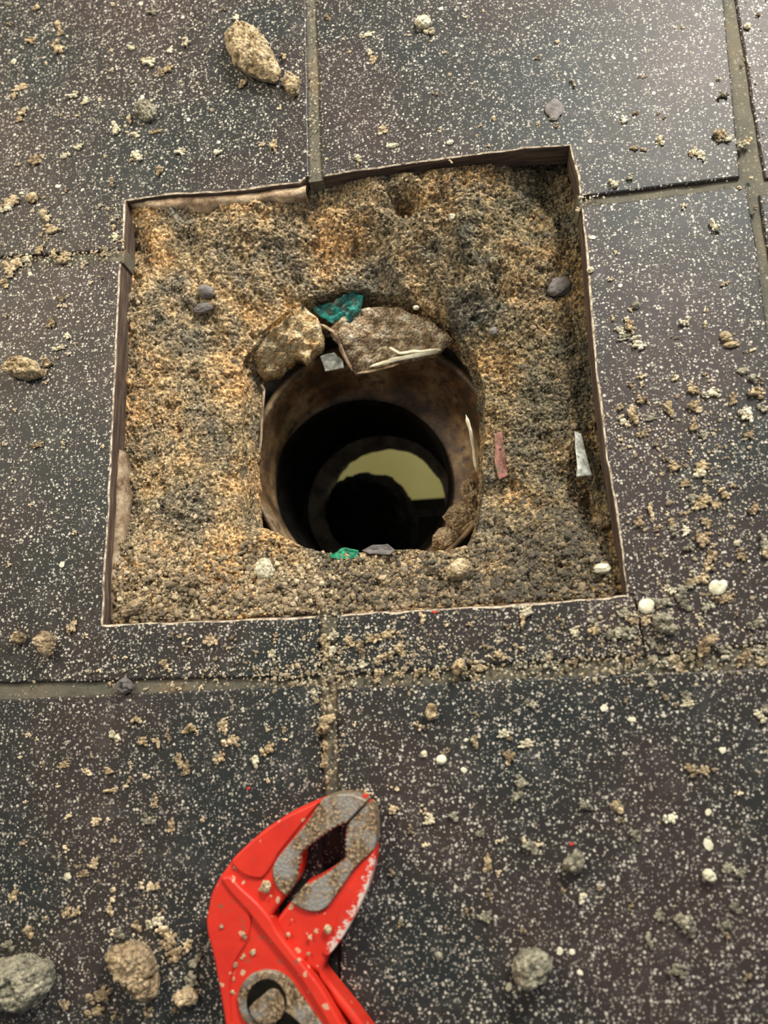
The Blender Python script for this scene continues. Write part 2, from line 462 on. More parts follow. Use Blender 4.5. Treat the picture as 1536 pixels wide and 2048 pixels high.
# grout: a rough sheet just below the tile faces, open around the hole
gx = np.linspace(-28, 26.5, 560); gy = np.linspace(-37, 33.5, 720)
GX, GY = np.meshgrid(gx, gy)
GP = np.c_[GX.ravel(), GY.ravel(), np.zeros(GX.size)]
GZ = -.13 + (fbm(GP, 1.3, 3, 4) - .5) * .09
keep = ~((np.abs(GX) < 7.75) & (np.abs(GY) < 7.5))
n_ = len(gx)
i_, j_ = np.meshgrid(np.arange(len(gy) - 1), np.arange(n_ - 1), indexing='ij')
kk = keep[:-1, :-1] & keep[1:, :-1] & keep[:-1, 1:] & keep[1:, 1:]
a_ = (i_ * n_ + j_)[kk]
GF = np.c_[a_, a_ + 1, a_ + n_ + 1, a_ + n_]
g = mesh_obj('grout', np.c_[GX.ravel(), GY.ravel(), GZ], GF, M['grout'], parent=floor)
# short grout stubs seen in the side of the hole
def plug(p0, p1, p2, p3, z0, z1, m, name='grout'):
    q = [W(p) for p in (p0, p1, p2, p3)]
    V = [(a[0], a[1], z1) for a in q] + [(a[0], a[1], z0) for a in q]
    return mesh_obj(name, V, [[0, 1, 2, 3], [7, 6, 5, 4], [0, 4, 5, 1], [1, 5, 6, 2], [2, 6, 7, 3], [3, 7, 4, 0]], m, parent=floor, smooth=False)
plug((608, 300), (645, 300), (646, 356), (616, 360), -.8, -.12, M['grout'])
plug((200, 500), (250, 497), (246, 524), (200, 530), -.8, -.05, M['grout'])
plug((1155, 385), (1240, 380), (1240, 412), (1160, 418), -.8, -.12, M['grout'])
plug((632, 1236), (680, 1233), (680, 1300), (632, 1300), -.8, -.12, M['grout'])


def ribbon(name, line, widths, z0, z1, m, seed, parent, tint=None):
    """ragged ridge of adhesive: a strip with an uneven edge and real thickness"""
    L = np.array([back(x, y, z0) for x, y in line]); n = 90
    t = np.linspace(0, len(L) - 1, n); i = np.clip(t.astype(int), 0, len(L) - 2); f = (t - i)[:, None]
    C = L[i] * (1 - f) + L[i + 1] * f
    wd = np.interp(t, np.linspace(0, len(L) - 1, len(widths)), widths)
    T = np.gradient(C, axis=0); T /= np.linalg.norm(T, axis=1)[:, None]; Nn = np.c_[-T[:, 1], T[:, 0], T[:, 2] * 0]
    rows = []; 
    prof = [(-.5, z1 - z0), (-.42, .0), (-.15, .05), (.15, .03), (.42, -.08), (.5, z1 - z0)]
    for a, dz in prof:
        jit = (vn(np.c_[C[:, :2], np.full(n, a * 9)], 2.6, seed) - .5) * .5
        P = C + Nn * ((a + jit * (abs(a) > .3)) * wd)[:, None]; P[:, 2] = z0 + dz + (vn(P, 4, seed + 1) - .5) * .08
        rows.append(P)
    V = np.vstack(rows); F = []
    for r in range(len(prof) - 1):
        for k in range(n - 1): F.append([r * n + k, r * n + k + 1, (r + 1) * n + k + 1, (r + 1) * n + k])
    for k in range(n - 1): F.append([k, (len(prof) - 1) * n + k, (len(prof) - 1) * n + k + 1, k + 1])
    return mesh_obj(name, V, F, m, parent=parent)


ribbon('adhesive', [(262, 404), (330, 398), (420, 394), (520, 387), (612, 378)], [.35, .75, .8, .65, .4], -.20, -1.3, M['cream'], 3, floor)
ribbon('adhesive', [(240, 900), (236, 980), (232, 1080), (226, 1170), (216, 1244)], [.1, .36, .46, .5, .40], -.45, -1.3, M['cream'], 8, floor)

# ------------------------------------------------------------------ the sandy bed around the opening
rim = [  # photo x, y, height
    (488, 1045, -1.2), (486, 980, -1.5), (484, 900, -1.6), (486, 820, -1.65), (490, 765, -1.7), (487, 725, -1.8), (505, 695, -1.9), (535, 660, -2.0),
    (575, 628, -2.1), (620, 600, -2.2), (670, 588, -2.3), (725, 584, -2.3), (780, 590, -2.3), (835, 606, -2.2), (885, 634, -2.1), (922, 668, -2.0),
    (948, 706, -1.9), (962, 760, -1.8), (968, 830, -1.7), (966, 900, -1.7), (962, 960, -1.6), (962, 1010, -1.4), (956, 1056, -1.1), (936, 1088, -.95),
    (898, 1098, -.9), (850, 1104, -.85), (800, 1099, -.85), (745, 1102, -.85), (690, 1107, -.9), (645, 1104, -.95), (606, 1096, -1.0), (572, 1075, -1.0), (540, 1062, -1.0), (510, 1056, -1.05)]
RP = np.array([back(*p) for p in rim]); RC = np.array([back(740, 880, -1.6)[0], back(740, 880, -1.6)[1]])
ang = np.arctan2(RP[:, 1] - RC[1], RP[:, 0] - RC[0]); o_ = np.argsort(ang)
ang = ang[o_]; rad = np.linalg.norm(RP[:, :2] - RC, axis=1)[o_]; rz = RP[:, 2][o_]
NT, NS = 1500, 420
TH = np.linspace(-np.pi, np.pi, NT, endpoint=False)
rr = np.interp(TH, ang, rad, period=2 * np.pi); rzz = np.interp(TH, ang, rz, period=2 * np.pi)
ker = np.hanning(15); ker /= ker.sum()
rr = np.convolve(np.r_[rr[-7:], rr, rr[:7]], ker, 'valid'); rzz = np.convolve(np.r_[rzz[-7:], rzz, rzz[:7]], ker, 'valid')
ct, st = np.cos(TH), np.sin(TH)
BX, BY = 8.2, 7.95                                  # runs a little way under the tiles
ro = np.minimum(np.where(ct > 0, (BX - RC[0]) / np.maximum(ct, 1e-6), (-BX - RC[0]) / np.minimum(ct, -1e-6)),
                np.where(st > 0, (BY - RC[1]) / np.maximum(st, 1e-6), (-BY - RC[1]) / np.minimum(st, -1e-6)))
nP = np.c_[ct * 4, st * 4, np.zeros(NT)]
rr = rr + (fbm(nP, 1.3, 5, 4) - .5) * .28
PC = back(742, 903, -3.6)[:2]; PR = 3.62             # the mouth of the pipe


def edge_z(x, y):
    """height of the bed near the tiles"""
    z = -.86 + .36 * np.clip((y - 5.3) / 1.8, 0, 1)
    low = np.clip((-y - 3.6) / 2.6, 0, 1); low = low * low * (3 - 2 * low)
    z = z * (1 - low) + (-.42) * low
    r = np.clip((x - 4.6) / 2.6, 0, 1); z = z - .72 * r * (1 - low * .75)
    return z


s = np.linspace(0, 1, NS)[:, None] ** 1.0
RR = rr[None] + (ro - rr)[None] * s
PX = RC[0] + RR * ct[None]; PY = RC[1] + RR * st[None]
dist = RR - rr[None]
ez = edge_z(PX, PY)
k = np.clip(dist / 3.2, 0, 1); k = 1 - (1 - k) ** 1.7
PZ = rzz[None] * (1 - k) + ez * k
P3 = np.dstack([PX, PY, np.zeros_like(PX)])
big = fbm(P3, .45, 21, 3) - .5; med = fbm(P3, 1.7, 31, 4) - .5
coarse = np.clip((-PY - 3.5) / 2, 0, 1) * .8 + .35
c1 = cells(P3, 5.2, 3); c2 = cells(P3, 8.5, 9)
low = np.clip((-PY - 3.6) / 2.6, 0, 1)
PZ = PZ + big * .9 * (1 - .6 * low) + med * .60 * (1 - .3 * low) - .22 * np.clip(fbm(P3, 2.6, 71, 3) - .56, 0, 1) * 6 * .5 + (c1 - .6) * .13 * coarse + (c2 - .6) * .075 + (fbm(P3, 14, 41, 2) - .5) * .07
# the hollow scooped out at the back, the gap at the top right and the sunken right edge
def dent(px, py, r, d, ry=None):
    q = back(px, py, -1.2); ry = ry or r
    return -d * np.exp(-(((PX - q[0]) / r) ** 2 + ((PY - q[1]) / ry) ** 2) * 1.2)
PZ += dent(812, 424, .42, 1.0, .33) + dent(1090, 330, .9, .12, .5) + dent(1110, 380, .7, .3) + dent(1120, 580, .55, .4) + dent(410, 640, .3, .25) + dent(1215, 1030, .5, .7, .9) + dent(1170, 1010, .5, .3, .9)
PZ += -dent(690, 1150, 1.8, .16, .5) - dent(520, 1085, 1.0, .22, .6) - dent(900, 1140, .7, .25) - dent(1000, 700, .8, -.2) - dent(930, 500, .35, .35, 1.4) - dent(1020, 500, .5, .3)
PZ = np.minimum(PZ, -.16 - .5 * np.clip((np.abs(PX) - 7.45) / .3, 0, 1) - .45 * np.clip((np.abs(PY) - 7.2) / .3, 0, 1))
PZ_floor = np.clip(np.minimum(7.4 - np.abs(PX), 7.2 - np.abs(PY)) / 1.2, 0, 1)      # the bed never drops away right beside the tiles
PZ = np.maximum(PZ, -1.18 - .35 * np.clip((PX - 5.5) / 1.5, 0, 1) - 3 * PZ_floor + med * .3)
rows = [np.dstack([PX, PY, PZ]).reshape(-1, 3)]
# the broken wall going down from the rim to the pipe
NW = 90
pr = PR + .05
# outline of the sand wall's foot, from the photograph, at the height of the pipe mouth
foot = [(524, 1055), (523, 980), (522, 900), (523, 820), (526, 768), (540, 735), (575, 700), (640, 676), (742, 664), (850, 674), (905, 700), (938, 742), (953, 790),
        (957, 860), (955, 930), (955, 1000), (950, 1060), (925, 1110), (850, 1128), (742, 1134), (640, 1128), (565, 1105), (535, 1080)]
FP = np.array([back(x, y, -3.7) for x, y in foot]); fa = np.arctan2(FP[:, 1] - RC[1], FP[:, 0] - RC[0]); fo = np.argsort(fa)
fr = np.interp(TH, fa[fo], np.hypot(FP[:, 0] - RC[0], FP[:, 1] - RC[1])[fo], period=2 * np.pi)
fr = np.convolve(np.r_[fr[-7:], fr, fr[:7]], ker, 'valid') + (fbm(nP, 2.5, 91, 4) - .5) * .16
fr = np.minimum(fr, rr + .1)
wall = []
for q in range(1, NW + 1):
    f = q / NW
    g_ = f ** np.where(st > .15, 2.2, 1.1)                    # the back wall drops to a ledge, the sides slope in
    r_ = rr * (1 - g_) + fr * g_
    x = RC[0] + r_ * ct; y = RC[1] + r_ * st
    z = PZ[0] * (1 - f ** .75) + (-3.8) * f ** .75
    Q = np.c_[x, y, z]
    d = (fbm(Q, 1.6, 51, 4) - .5) * .38 + (fbm(Q, 6, 55, 3) - .5) * .18
    d = d * min(1, (1 - f) * 6) * min(1, f * 8)
    wall.append(np.c_[x + ct * d, y + st * d, z + (vn(Q, 5, 61) - .5) * .08 * (1 - f)])
for q in (1, 2, 3):                                          # and the underside of the ragged lip
    x = RC[0] + (fr + .12 * q) * ct; y = RC[1] + (fr + .12 * q) * st
    wall.append(np.c_[x, y, np.full(NT, -3.8 - .05 * q)])
NW += 3
wall = wall[::-1]
V = np.vstack(wall + rows); NR = NS + NW
ii, jj = np.meshgrid(np.arange(NR - 1), np.arange(NT), indexing='ij'); j2 = (jj + 1) % NT
F = np.c_[(ii * NT + jj).ravel(), ((ii + 1) * NT + jj).ravel(), ((ii + 1) * NT + j2).ravel(), (ii * NT + j2).ravel()]
cool = np.clip((V[:, 0] + (fbm(V, .5, 77, 3) - .5) * 6 - 0.5) / 5.5, 0, 1)  # greyer earth and the right side's shade, both put into the tint
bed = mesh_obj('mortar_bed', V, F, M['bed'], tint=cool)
tag(bed, 'crumbly sandy mortar bed dug out inside the square hole around the drain', 'mortar bed', kind='structure')
BEDV = np.dstack([PX, PY, PZ])


def bed_point(px, py):
    """the spot of the bed seen at photo pixel px, py"""
    z = -1.0
    for _ in range(8):
        q = back(px, py, z)
        a = math.atan2(q[1] - RC[1], q[0] - RC[0]); j = int((a + math.pi) / (2 * math.pi) * NT) % NT
        r = math.hypot(q[0] - RC[0], q[1] - RC[1]); f = (r - rr[j]) / (ro[j] - rr[j])
        i = int(np.clip(f, 0, 1) * (NS - 1)); z = BEDV[i, j, 2]
    return np.array([q[0], q[1], z])


def surf_z(x, y):
    a = math.atan2(y - RC[1], x - RC[0]); j = int((a + math.pi) / (2 * math.pi) * NT) % NT
    f = (math.hypot(x - RC[0], y - RC[1]) - rr[j]) / (ro[j] - rr[j])
    return BEDV[int(np.clip(f, 0, 1) * (NS - 1)), j, 2]


# ------------------------------------------------------------------ the pipe and what lies under it
def loft(name, rings, m, parent=None, n=160, seed=0, amp=.0):
    """rings: (cx, cy, z, r)"""
    t = np.linspace(0, 2 * np.pi, n, endpoint=False); V = []
    for k, (cx, cy, z, r) in enumerate(rings):
        Q = np.c_[np.cos(t) * 3, np.sin(t) * 3, np.full(n, z)]
        r2 = r + (fbm(Q, 1.1, seed, 4) - .5) * amp
        V.append(np.c_[cx + r2 * np.cos(t), cy + r2 * np.sin(t), np.full(n, z)])
    V = np.vstack(V); F = []
    for r in range(len(rings) - 1):
        for k in range(n): F.append([r * n + k, r * n + (k + 1) % n, (r + 1) * n + (k + 1) % n, (r + 1) * n + k])
    return mesh_obj(name, V, F, m, parent=parent)


A_ = back(722, 972, -6.6); B_ = back(770, 1006, -11.0)
rA, rB = 3.5, 2.7
pipe = bpy.data.objects.new('drain_pipe', None); COL.objects.link(pipe); pipe.empty_display_size = .02
tag(pipe, 'stained old drain pipe going straight down inside the square hole', 'pipe')
def lerp_rings(c0, z0, r0, c1, z1, r1, n):
    return [(c0[0] + (c1[0] - c0[0]) * q, c0[1] + (c1[1] - c0[1]) * q, z0 + (z1 - z0) * q, r0 + (r1 - r0) * q) for q in np.linspace(0, 1, n)]
PR = 4.35
R1 = lerp_rings(PC, -4.0, PR, (PC[0] * .8 + A_[0] * .2, PC[1] * .8 + A_[1] * .2), -5.9, PR - .35, 14)
R1 += [(A_[0] * .4 + PC[0] * .6, A_[1] * .4 + PC[1] * .6, -6.3, PR - .5), (A_[0] * .8 + PC[0] * .2, A_[1] * .8 + PC[1] * .2, -6.5, rA + .35), (A_[0], A_[1], -6.62, rA + .12), (A_[0], A_[1], -6.6, rA)]
outer = [(c[0], c[1], c[2], c[3] + .18) for c in R1[:14]][::-1]
loft('pipe_socket', outer + R1, M['pipe'], pipe, seed=4, amp=.10)
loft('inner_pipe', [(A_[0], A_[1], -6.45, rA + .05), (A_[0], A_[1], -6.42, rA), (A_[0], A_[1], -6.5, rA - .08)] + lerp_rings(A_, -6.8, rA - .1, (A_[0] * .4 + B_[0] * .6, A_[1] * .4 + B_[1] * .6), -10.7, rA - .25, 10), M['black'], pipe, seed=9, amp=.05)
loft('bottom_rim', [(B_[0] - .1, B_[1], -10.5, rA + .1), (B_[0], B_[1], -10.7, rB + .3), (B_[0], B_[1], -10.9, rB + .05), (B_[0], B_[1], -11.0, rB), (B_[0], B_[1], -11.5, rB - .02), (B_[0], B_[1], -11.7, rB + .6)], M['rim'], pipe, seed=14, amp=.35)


def blob(name, centre, axes, rz_, m, sub=4, rough=.35, seed=0, freq=1.0, fine=.10, flat=0.0, parent=None, tiltx=0, tilty=0):
    v, f = ICO[sub]
    P = v.copy()
    d = 1 + (fbm(v * 1.0 + seed * 3.1, 1.5 * freq, seed, 3) - .5) * 2 * rough + (fbm(v + seed, 7 * freq, seed + 5, 3) - .5) * 2 * fine
    P = P * d[:, None] * np.array(axes)
    if flat: P[:, 2] = np.maximum(P[:, 2], -axes[2] * flat)
    c, s_ = math.cos(rz_), math.sin(rz_)
    R = np.array([[c, -s_, 0], [s_, c, 0], [0, 0, 1]])
    P = P @ R.T
    return mesh_obj(name, P + np.array(centre), f, m, parent=parent, origin=np.array(centre))


# added black lump standing in for a dark head reflected in water
q = back(724, 1030, -11.0)
lump = blob('reflection_lump', (q[0], q[1] - .2, -12.2), (2.35, 2.5, 1.6), 0, M['black'], sub=5, rough=.10, seed=12, fine=.05)
tag(lump, 'added black rounded lump, for a dark reflection, at the bottom of the pipe', 'silt')

# invented lit chamber, in place of water reflecting the ceiling
def box(name, x0, x1, y0, y1, z0, z1, m, parent=None, inward=False):
    V = [(x, y, z) for z in (z0, z1) for y in (y0, y1) for x in (x0, x1)]
    F = [[0, 2, 3, 1], [4, 5, 7, 6], [0, 1, 5, 4], [2, 6, 7, 3], [0, 4, 6, 2], [1, 3, 7, 5]]
    if inward: F = [f[::-1] for f in F]
    return mesh_obj(name, V, F, m, parent=parent, smooth=False)
under = box('olive_backdrop', -30, 34, -34, 34, -52, -48, M['olive'])
tag(under, 'added olive surface lit far below the drain opening', 'backdrop', kind='structure')
e = back(860, 997, -16)  # dark edge added with the chamber, cuts off the olive area
dark_edge = box('trim_1', e[0] - 5, e[0] + 12, e[1] - 9, e[1], -19, -16, M['dark']); tag(dark_edge, 'added dark edge seen through the drain', 'dark_edge', kind='structure')
e2 = back(860, 1012, -15)
rail = box('dark_band', e[0] - 5, e[0] + 12, e2[1] - .28, e2[1], -16, -15.6, M['rim'], parent=dark_edge)
area('added_drain_light', (0.22, 0.20, -0.20), (0.02, 0.0, -0.48), 0.12, .62, (1.0, 0.93, 0.62))  # lamp added to light the olive surface, no such source seen
# underside slab so that the lit space stays closed from above
V = [(-30, -38, -1.7), (30, -38, -1.7), (30, 34, -1.7), (-30, 34, -1.7), (-7.8, -7.5, -1.7), (7.8, -7.5, -1.7), (7.8, 7.5, -1.7), (-7.8, 7.5, -1.7)]
t = np.linspace(0, 2 * np.pi, 64, endpoint=False)
sl = []
for rad_, z_ in ((30, -3.0), (PR + .22, -4.3), (PR + .22, -7.2), (30, -8.6)):
    sl.append(np.c_[PC[0] + rad_ * np.cos(t), PC[1] + rad_ * np.sin(t), np.full(64, z_)])
sf = [[r * 64 + k, r * 64 + (k + 1) % 64, (r + 1) * 64 + (k + 1) % 64, (r + 1) * 64 + k] for r in range(3) for k in range(64)]
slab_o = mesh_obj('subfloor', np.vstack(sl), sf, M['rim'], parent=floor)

# ------------------------------------------------------------------ torn scraps and rubble in the opening
def sheet(name, poly, thick, m, seed=0, amp=.12, res=26, parent=None, freq=1.5, mats=None):
    """crumpled sheet or crust: an outline of (x, y, height) filled on a grid, with thickness"""
    P = np.array([back(*p) for p in poly]); c = P.mean(0)
    n = len(P); M_ = 14; T = 6
    # rim points densified
    D = []
    for k in range(n):
        for t_ in range(T):
            D.append(P[k] + (P[(k + 1) % n] - P[k]) * t_ / T)
    D = np.array(D); L = len(D)
    D[:, :2] += ((np.c_[vn(D, 3.2, seed), vn(D, 3.2, seed + 9)]) - .5) * amp * 1.2
    top = []
    for r in range(M_ + 1):
        f = r / M_
        q = c + (D - c) * f
        q = q.copy(); q[:, 2] += (fbm(q, freq, seed + 2, 4) - .5) * amp * 4 * (1 if f < 1 else .6) + (fbm(q, freq * 5, seed + 4, 3) - .5) * amp * 1.3
        top.append(q)
    V = np.vstack(top); bot = V.copy(); bot[:, 2] -= thick * (1 + .0 * V[:, 2])
    nv = len(V); F = []
    for r in range(M_):
        for k in range(L):
            a, b = r * L + k, r * L + (k + 1) % L
            F.append([a, b, b + L, a + L]); F.append([a + nv, a + L + nv, b + L + nv, b + nv])
    e0 = M_ * L
    for k in range(L):
        a, b = e0 + k, e0 + (k + 1) % L
        F.append([a, b, b + nv, a + nv])
    return mesh_obj(name, np.vstack([V, bot]), F, m, parent=parent, origin=c)


crust = sheet('plaster_crust', [(612, 622, -2.7), (640, 650, -2.7), (650, 672, -3.0), (642, 700, -3.2), (618, 728, -3.4), (590, 722, -3.5), (568, 735, -3.5), (555, 755, -3.6), (524, 757, -3.6), (512, 735, -3.0), (525, 705, -2.6), (560, 662, -2.3), (590, 632, -2.2)], .7, M['crust'], seed=3, amp=.17, freq=2.6)
crust.location.z += .0045
tag(crust, 'lumpy cream crust of plaster hanging at the upper left of the drain mouth', 'crust')
flap = sheet('mortar_flap', [(660, 660, -3.1), (700, 630, -2.9), (740, 620, -2.8), (800, 622, -2.8), (850, 640, -2.7), (890, 668, -2.8), (905, 690, -2.9), (885, 706, -3.3), (800, 728, -3.7), (715, 752, -4.0), (700, 738, -3.8), (680, 700, -3.4)], .28, M['flap'], seed=8, amp=.16, freq=2.2)
flap.location.z += .002
tag(flap, 'grey brown flap of dirty mortar jutting over the top of the drain', 'mortar flap')
def strand(name, line, r, m, parent=None, seed=0, flat=1.0, taper=True):
    L = np.array([back(*p) for p in line]); n = 40
    t_ = np.linspace(0, len(L) - 1, n); i = np.clip(t_.astype(int), 0, len(L) - 2); f = (t_ - i)[:, None]
    C = L[i] * (1 - f) + L[i + 1] * f
    C = C + (np.c_[vn(C, 3, seed), vn(C, 3, seed + 1), vn(C, 3, seed + 2)] - .5) * r * .9
    T = np.gradient(C, axis=0); T /= np.linalg.norm(T, axis=1)[:, None]
    up = np.array([0, 0, 1.0]); S1 = np.cross(T, up); S1 /= np.linalg.norm(S1, axis=1)[:, None] + 1e-9; U = np.cross(S1, T)
    K = 8; V = []
    for k_ in range(n):
        rr_ = r * (min(1, (min(k_, n - 1 - k_) + .6) / 5) if taper else 1) * (1 + .5 * (vn(C[k_:k_ + 1] * 1.0, 4, seed + 7)[0] - .5))
        for a in range(K):
            V.append(C[k_] + rr_ * (math.cos(a * 2 * math.pi / K) * S1[k_] + flat * math.sin(a * 2 * math.pi / K) * U[k_]))
    F = [[k_ * K + a, k_ * K + (a + 1) % K, (k_ + 1) * K + (a + 1) % K, (k_ + 1) * K + a] for k_ in range(n - 1) for a in range(K)]
    F += [list(range(K))[::-1], list(range((n - 1) * K, n * K))]
    return mesh_obj(name, V, F, m, parent=parent, origin=C.mean(0))
def child(o, par):
    o.parent = par; o.location = o.location - par.location + Vector((0, 0, .002)); return o
for ln, r_, m_, lb in (([(740, 738, -3.75), (800, 722, -3.5), (850, 712, -3.3), (884, 704, -3.1)], .085, 'white', 'white torn edge'), ([(780, 700, -3.2), (800, 712, -3.3), (880, 702, -3.0)], .06, 'white', 'white torn edge'),
                   ([(640, 652, -2.75), (668, 668, -2.9), (690, 712, -3.4), (706, 748, -3.8)], .055, 'cream', 'rust brown folded edge'), ([(716, 751, -3.9), (760, 744, -3.8), (800, 732, -3.6)], .05, 'cream', 'rust brown folded edge')):
    o = child(strand('torn_edge', ln, r_, M[m_], seed=int(r_ * 1000), flat=.5), flap); o['label'] = lb
pf = sheet('plastic_scrap', [(640, 712, -3.3), (668, 705, -3.3), (686, 722, -3.5), (688, 736, -3.6), (650, 743, -3.6)], .03, M['film'], seed=2, amp=.04)
tag(pf, 'small greyish white plastic scrap hanging between the crust and the flap', 'plastic scrap')
pf2 = sheet('plastic_film', [(624, 614, -2.5), (664, 604, -2.5), (700, 586, -2.4), (727, 590, -2.4), (722, 618, -2.6), (700, 650, -2.9), (680, 662, -3.0), (664, 650, -2.9), (648, 634, -2.7)], .03, M['teal'], seed=6, amp=.13, freq=3.2)
tag(pf2, 'crumpled teal plastic film tucked under the upper edge of the drain opening', 'plastic film')
pf3 = sheet('plastic_film', [(658, 1106, -.78), (690, 1097, -.70), (716, 1103, -.66), (712, 1116, -.62), (680, 1119, -.62), (662, 1116, -.7)], .04, M['green'], seed=7, amp=.07, freq=3)
tag(pf3, 'small green plastic scrap on the lower edge of the drain opening', 'plastic film')
ch = sheet('slate_chip', [(725, 1100, -.74), (745, 1090, -.6), (775, 1087, -.55), (792, 1100, -.6), (780, 1108, -.6), (740, 1108, -.65)], .08, M['stone'], seed=17, amp=.05)
tag(ch, 'thin grey chip lying at the lower middle edge of the drain opening', 'stone chip')
ws = sheet('plastic_strip', [(1145, 872, -1.45), (1158, 876, -1.45), (1168, 915, -1.4), (1180, 958, -1.35), (1150, 962, -1.3), (1149, 920, -1.35)], .05, M['film'], seed=5, amp=.04)
for v_ in ws.data.vertices: pass
ws.location.z += .0045
tag(ws, 'pale grey torn strip stuck upright in the sand near the right wall of the hole', 'plastic strip')
pk = sheet('brick_fragment', [(*p, bed_point(*p)[2] + .10) for p in ((990, 868), (1004, 862), (1010, 915), (1016, 950), (998, 958), (990, 925))], .15, M['pink'], seed=15, amp=.05)
tag(pk, 'faded pink crumbling brick fragment in the sand right of the drain', 'brick fragment')
sv = strand('pipe_sliver', [(931, 830, -2.0), (940, 860, -2.2), (947, 900, -2.6), (954, 945, -2.9)], .055, M['white'], seed=31, flat=.4)
tag(sv, 'thin white curved sliver standing along the right edge of the drain', 'plastic sliver')
sv = strand('pipe_sliver', [(522, 768, -3.0), (528, 780, -3.2), (524, 830, -3.3), (520, 900, -3.3)], .05, M['cream'], seed=33, flat=.6)
tag(sv, 'thin cream splinter along the left edge of the drain', 'plastic sliver')

for px, py, ax, sd, lb in ((925, 1035, (.62, .55, .5), 41, 'large grey brown dirt lump lodged at the right side inside the pipe'), (893, 1078, (.5, .4, .4), 43, 'small grey brown dirt lump lodged at the lower right inside the pipe'), (940, 985, (.3, .5, .4), 47, 'dirt lump stuck on the right pipe wall above the large one')):
    p = back(px, py, -4.6)
    tag(blob('dirt_lump', p, ax, .3, M['brown'], sub=5, rough=.35, seed=sd, fine=.10), lb, 'dirt lump')


def on_bed(name, px, py, ax, m, label, cat, seed, rz_=0, rough=.25, lift=.3, sub=4):
    p = bed_point(px, py)
    o = blob(name, (p[0], p[1], p[2] + ax[2] * lift), ax, rz_, M[m], sub=sub, rough=rough, seed=seed, fine=.05)
    return tag(o, label, cat)
on_bed('pebble', 414, 586, (.30, .22, .24), 'stone', 'smooth grey pebble sticking out of the sandy upper left slope', 'pebble', 3, -.4, .12)
on_bed('stone_fragment', 408, 618, (.34, .2, .16), 'stone', 'flat dark grey fragment just below the smooth grey pebble', 'stone', 4, .2)
on_bed('pebble', 1202, 1138, (.26, .15, .16), 'white', 'whitish pebble near the lower right corner of the hole', 'pebble', 6, 0)
on_bed('stone_fragment', 1200, 1046, (.34, .2, .18), 'brown', 'flat brown fragment against the lower right wall of the hole', 'stone', 9, 0)
on_bed('stone_fragment', 1115, 575, (.42, .34, .22), 'stone', 'dark grey stone in the sand at the right wall of the hole', 'stone', 11, .3)
on_bed('stone_fragment', 987, 664, (.16, .15, .14), 'stone', 'small dark stone above the upper right of the drain opening', 'stone', 12, .3)
on_bed('clay_lump', 918, 1140, (.36, .30, .26), 'tan', 'yellowish lump on the sand mound below the drain opening', 'lump', 14, .3, .3)
on_bed('clay_lump', 530, 1140, (.30, .34, .2), 'pale', 'pale lump on the sand mound at lower left of the drain', 'lump', 16, .3, .3)
on_bed('clay_lump', 270, 1215, (.45, .2, .2), 'brown', 'reddish brown elongated lump in the lower left corner of the hole', 'lump', 18, .5, .3)
on_bed('pebble', 904, 436, (.12, .13, .12), 'pale', 'small pale pebble in the upper slope right of the dark hollow', 'pebble', 19)
on_bed('pebble', 832, 616, (.10, .08, .08), 'white', 'tiny white pebble above the drain opening', 'pebble', 20)
on_bed('clay_lump', 1066, 315, (.5, .3, .2), 'grey', 'dark grey crumb pile in the upper right corner of the hole', 'lump', 22, .2, .35)

# ------------------------------------------------------------------ loose grains (nobody could count them)
def grains(name, P, R, tint, m, seed, sub=0, parent=None, flat=.75):
    v, f = ICO[sub]; n = len(P); r = np.random.default_rng(seed)
    a = r.uniform(0, 2 * np.pi, n); sx = r.uniform(.7, 1.35, n); sy = r.uniform(.65, 1.1, n); sz = r.uniform(.6, 1.0, n) * flat
    b = r.uniform(0, 2 * np.pi, n)
    jig = 1 + r.uniform(-.25, .25, (n, len(v), 1))
    Q = v[None] * jig
    c, s_ = np.cos(b)[:, None], np.sin(b)[:, None]
    Q = np.dstack([Q[..., 0] * c - Q[..., 1] * s_, Q[..., 0] * s_ + Q[..., 1] * c, Q[..., 2]])
    Q = Q * np.stack([sx, sy, sz], 1)[:, None]
    c, s_ = np.cos(a)[:, None], np.sin(a)[:, None]
    Q = np.dstack([Q[..., 0] * c - Q[..., 1] * s_, Q[..., 0] * s_ + Q[..., 1] * c, Q[..., 2]])
    V = (Q * R[:, None, None] + P[:, None]).reshape(-1, 3)
    F = (f[None] + (np.arange(n) * len(v))[:, None, None]).reshape(-1, 3)
    return mesh_obj(name, V, F, m, smooth=False, tint=np.repeat(tint, len(v)), parent=parent)


n = 56000
jj = rng.integers(0, NT, n); f = np.sqrt(rng.uniform(0, 1, n)); ii = (f * (NS - 1)).astype(int)
P = BEDV[ii, jj].copy()
P[:, :2] += rng.normal(0, .03, (n, 2))
lowp = np.clip((-P[:, 1] - 3.2) / 2.2, 0, 1)
keep_ = (rng.uniform(0, 1, n) < .35 + .65 * lowp) & (np.abs(P[:, 0]) < 7.5) & (np.abs(P[:, 1]) < 7.25)
P = P[keep_]; lowp = lowp[keep_]
R = rng.lognormal(-3.38, .46, len(P)) * (.75 + .38 * lowp); R = np.clip(R, .016, .13)
P[:, 2] += R * .2
tn = np.clip(rng.beta(1.1, 1.9, len(P)) + .25 * (vn(P, .7, 3) - .5) - .42 * np.clip((P[:, 0] + 1) / 6, 0, 1), 0, 1)  # grains darken to the right: greyer sand plus shade in their tint
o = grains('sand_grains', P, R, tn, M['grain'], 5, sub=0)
tag(o, 'loose sand and gravel grains covering the mortar bed inside the hole', 'sand', kind='stuff')


# tiles: where tiles are and where the hole is
def in_hole(x, y, m=.05):
    return (np.abs(x) < 7.6 + m) & (np.abs(y) < 7.3 + m)


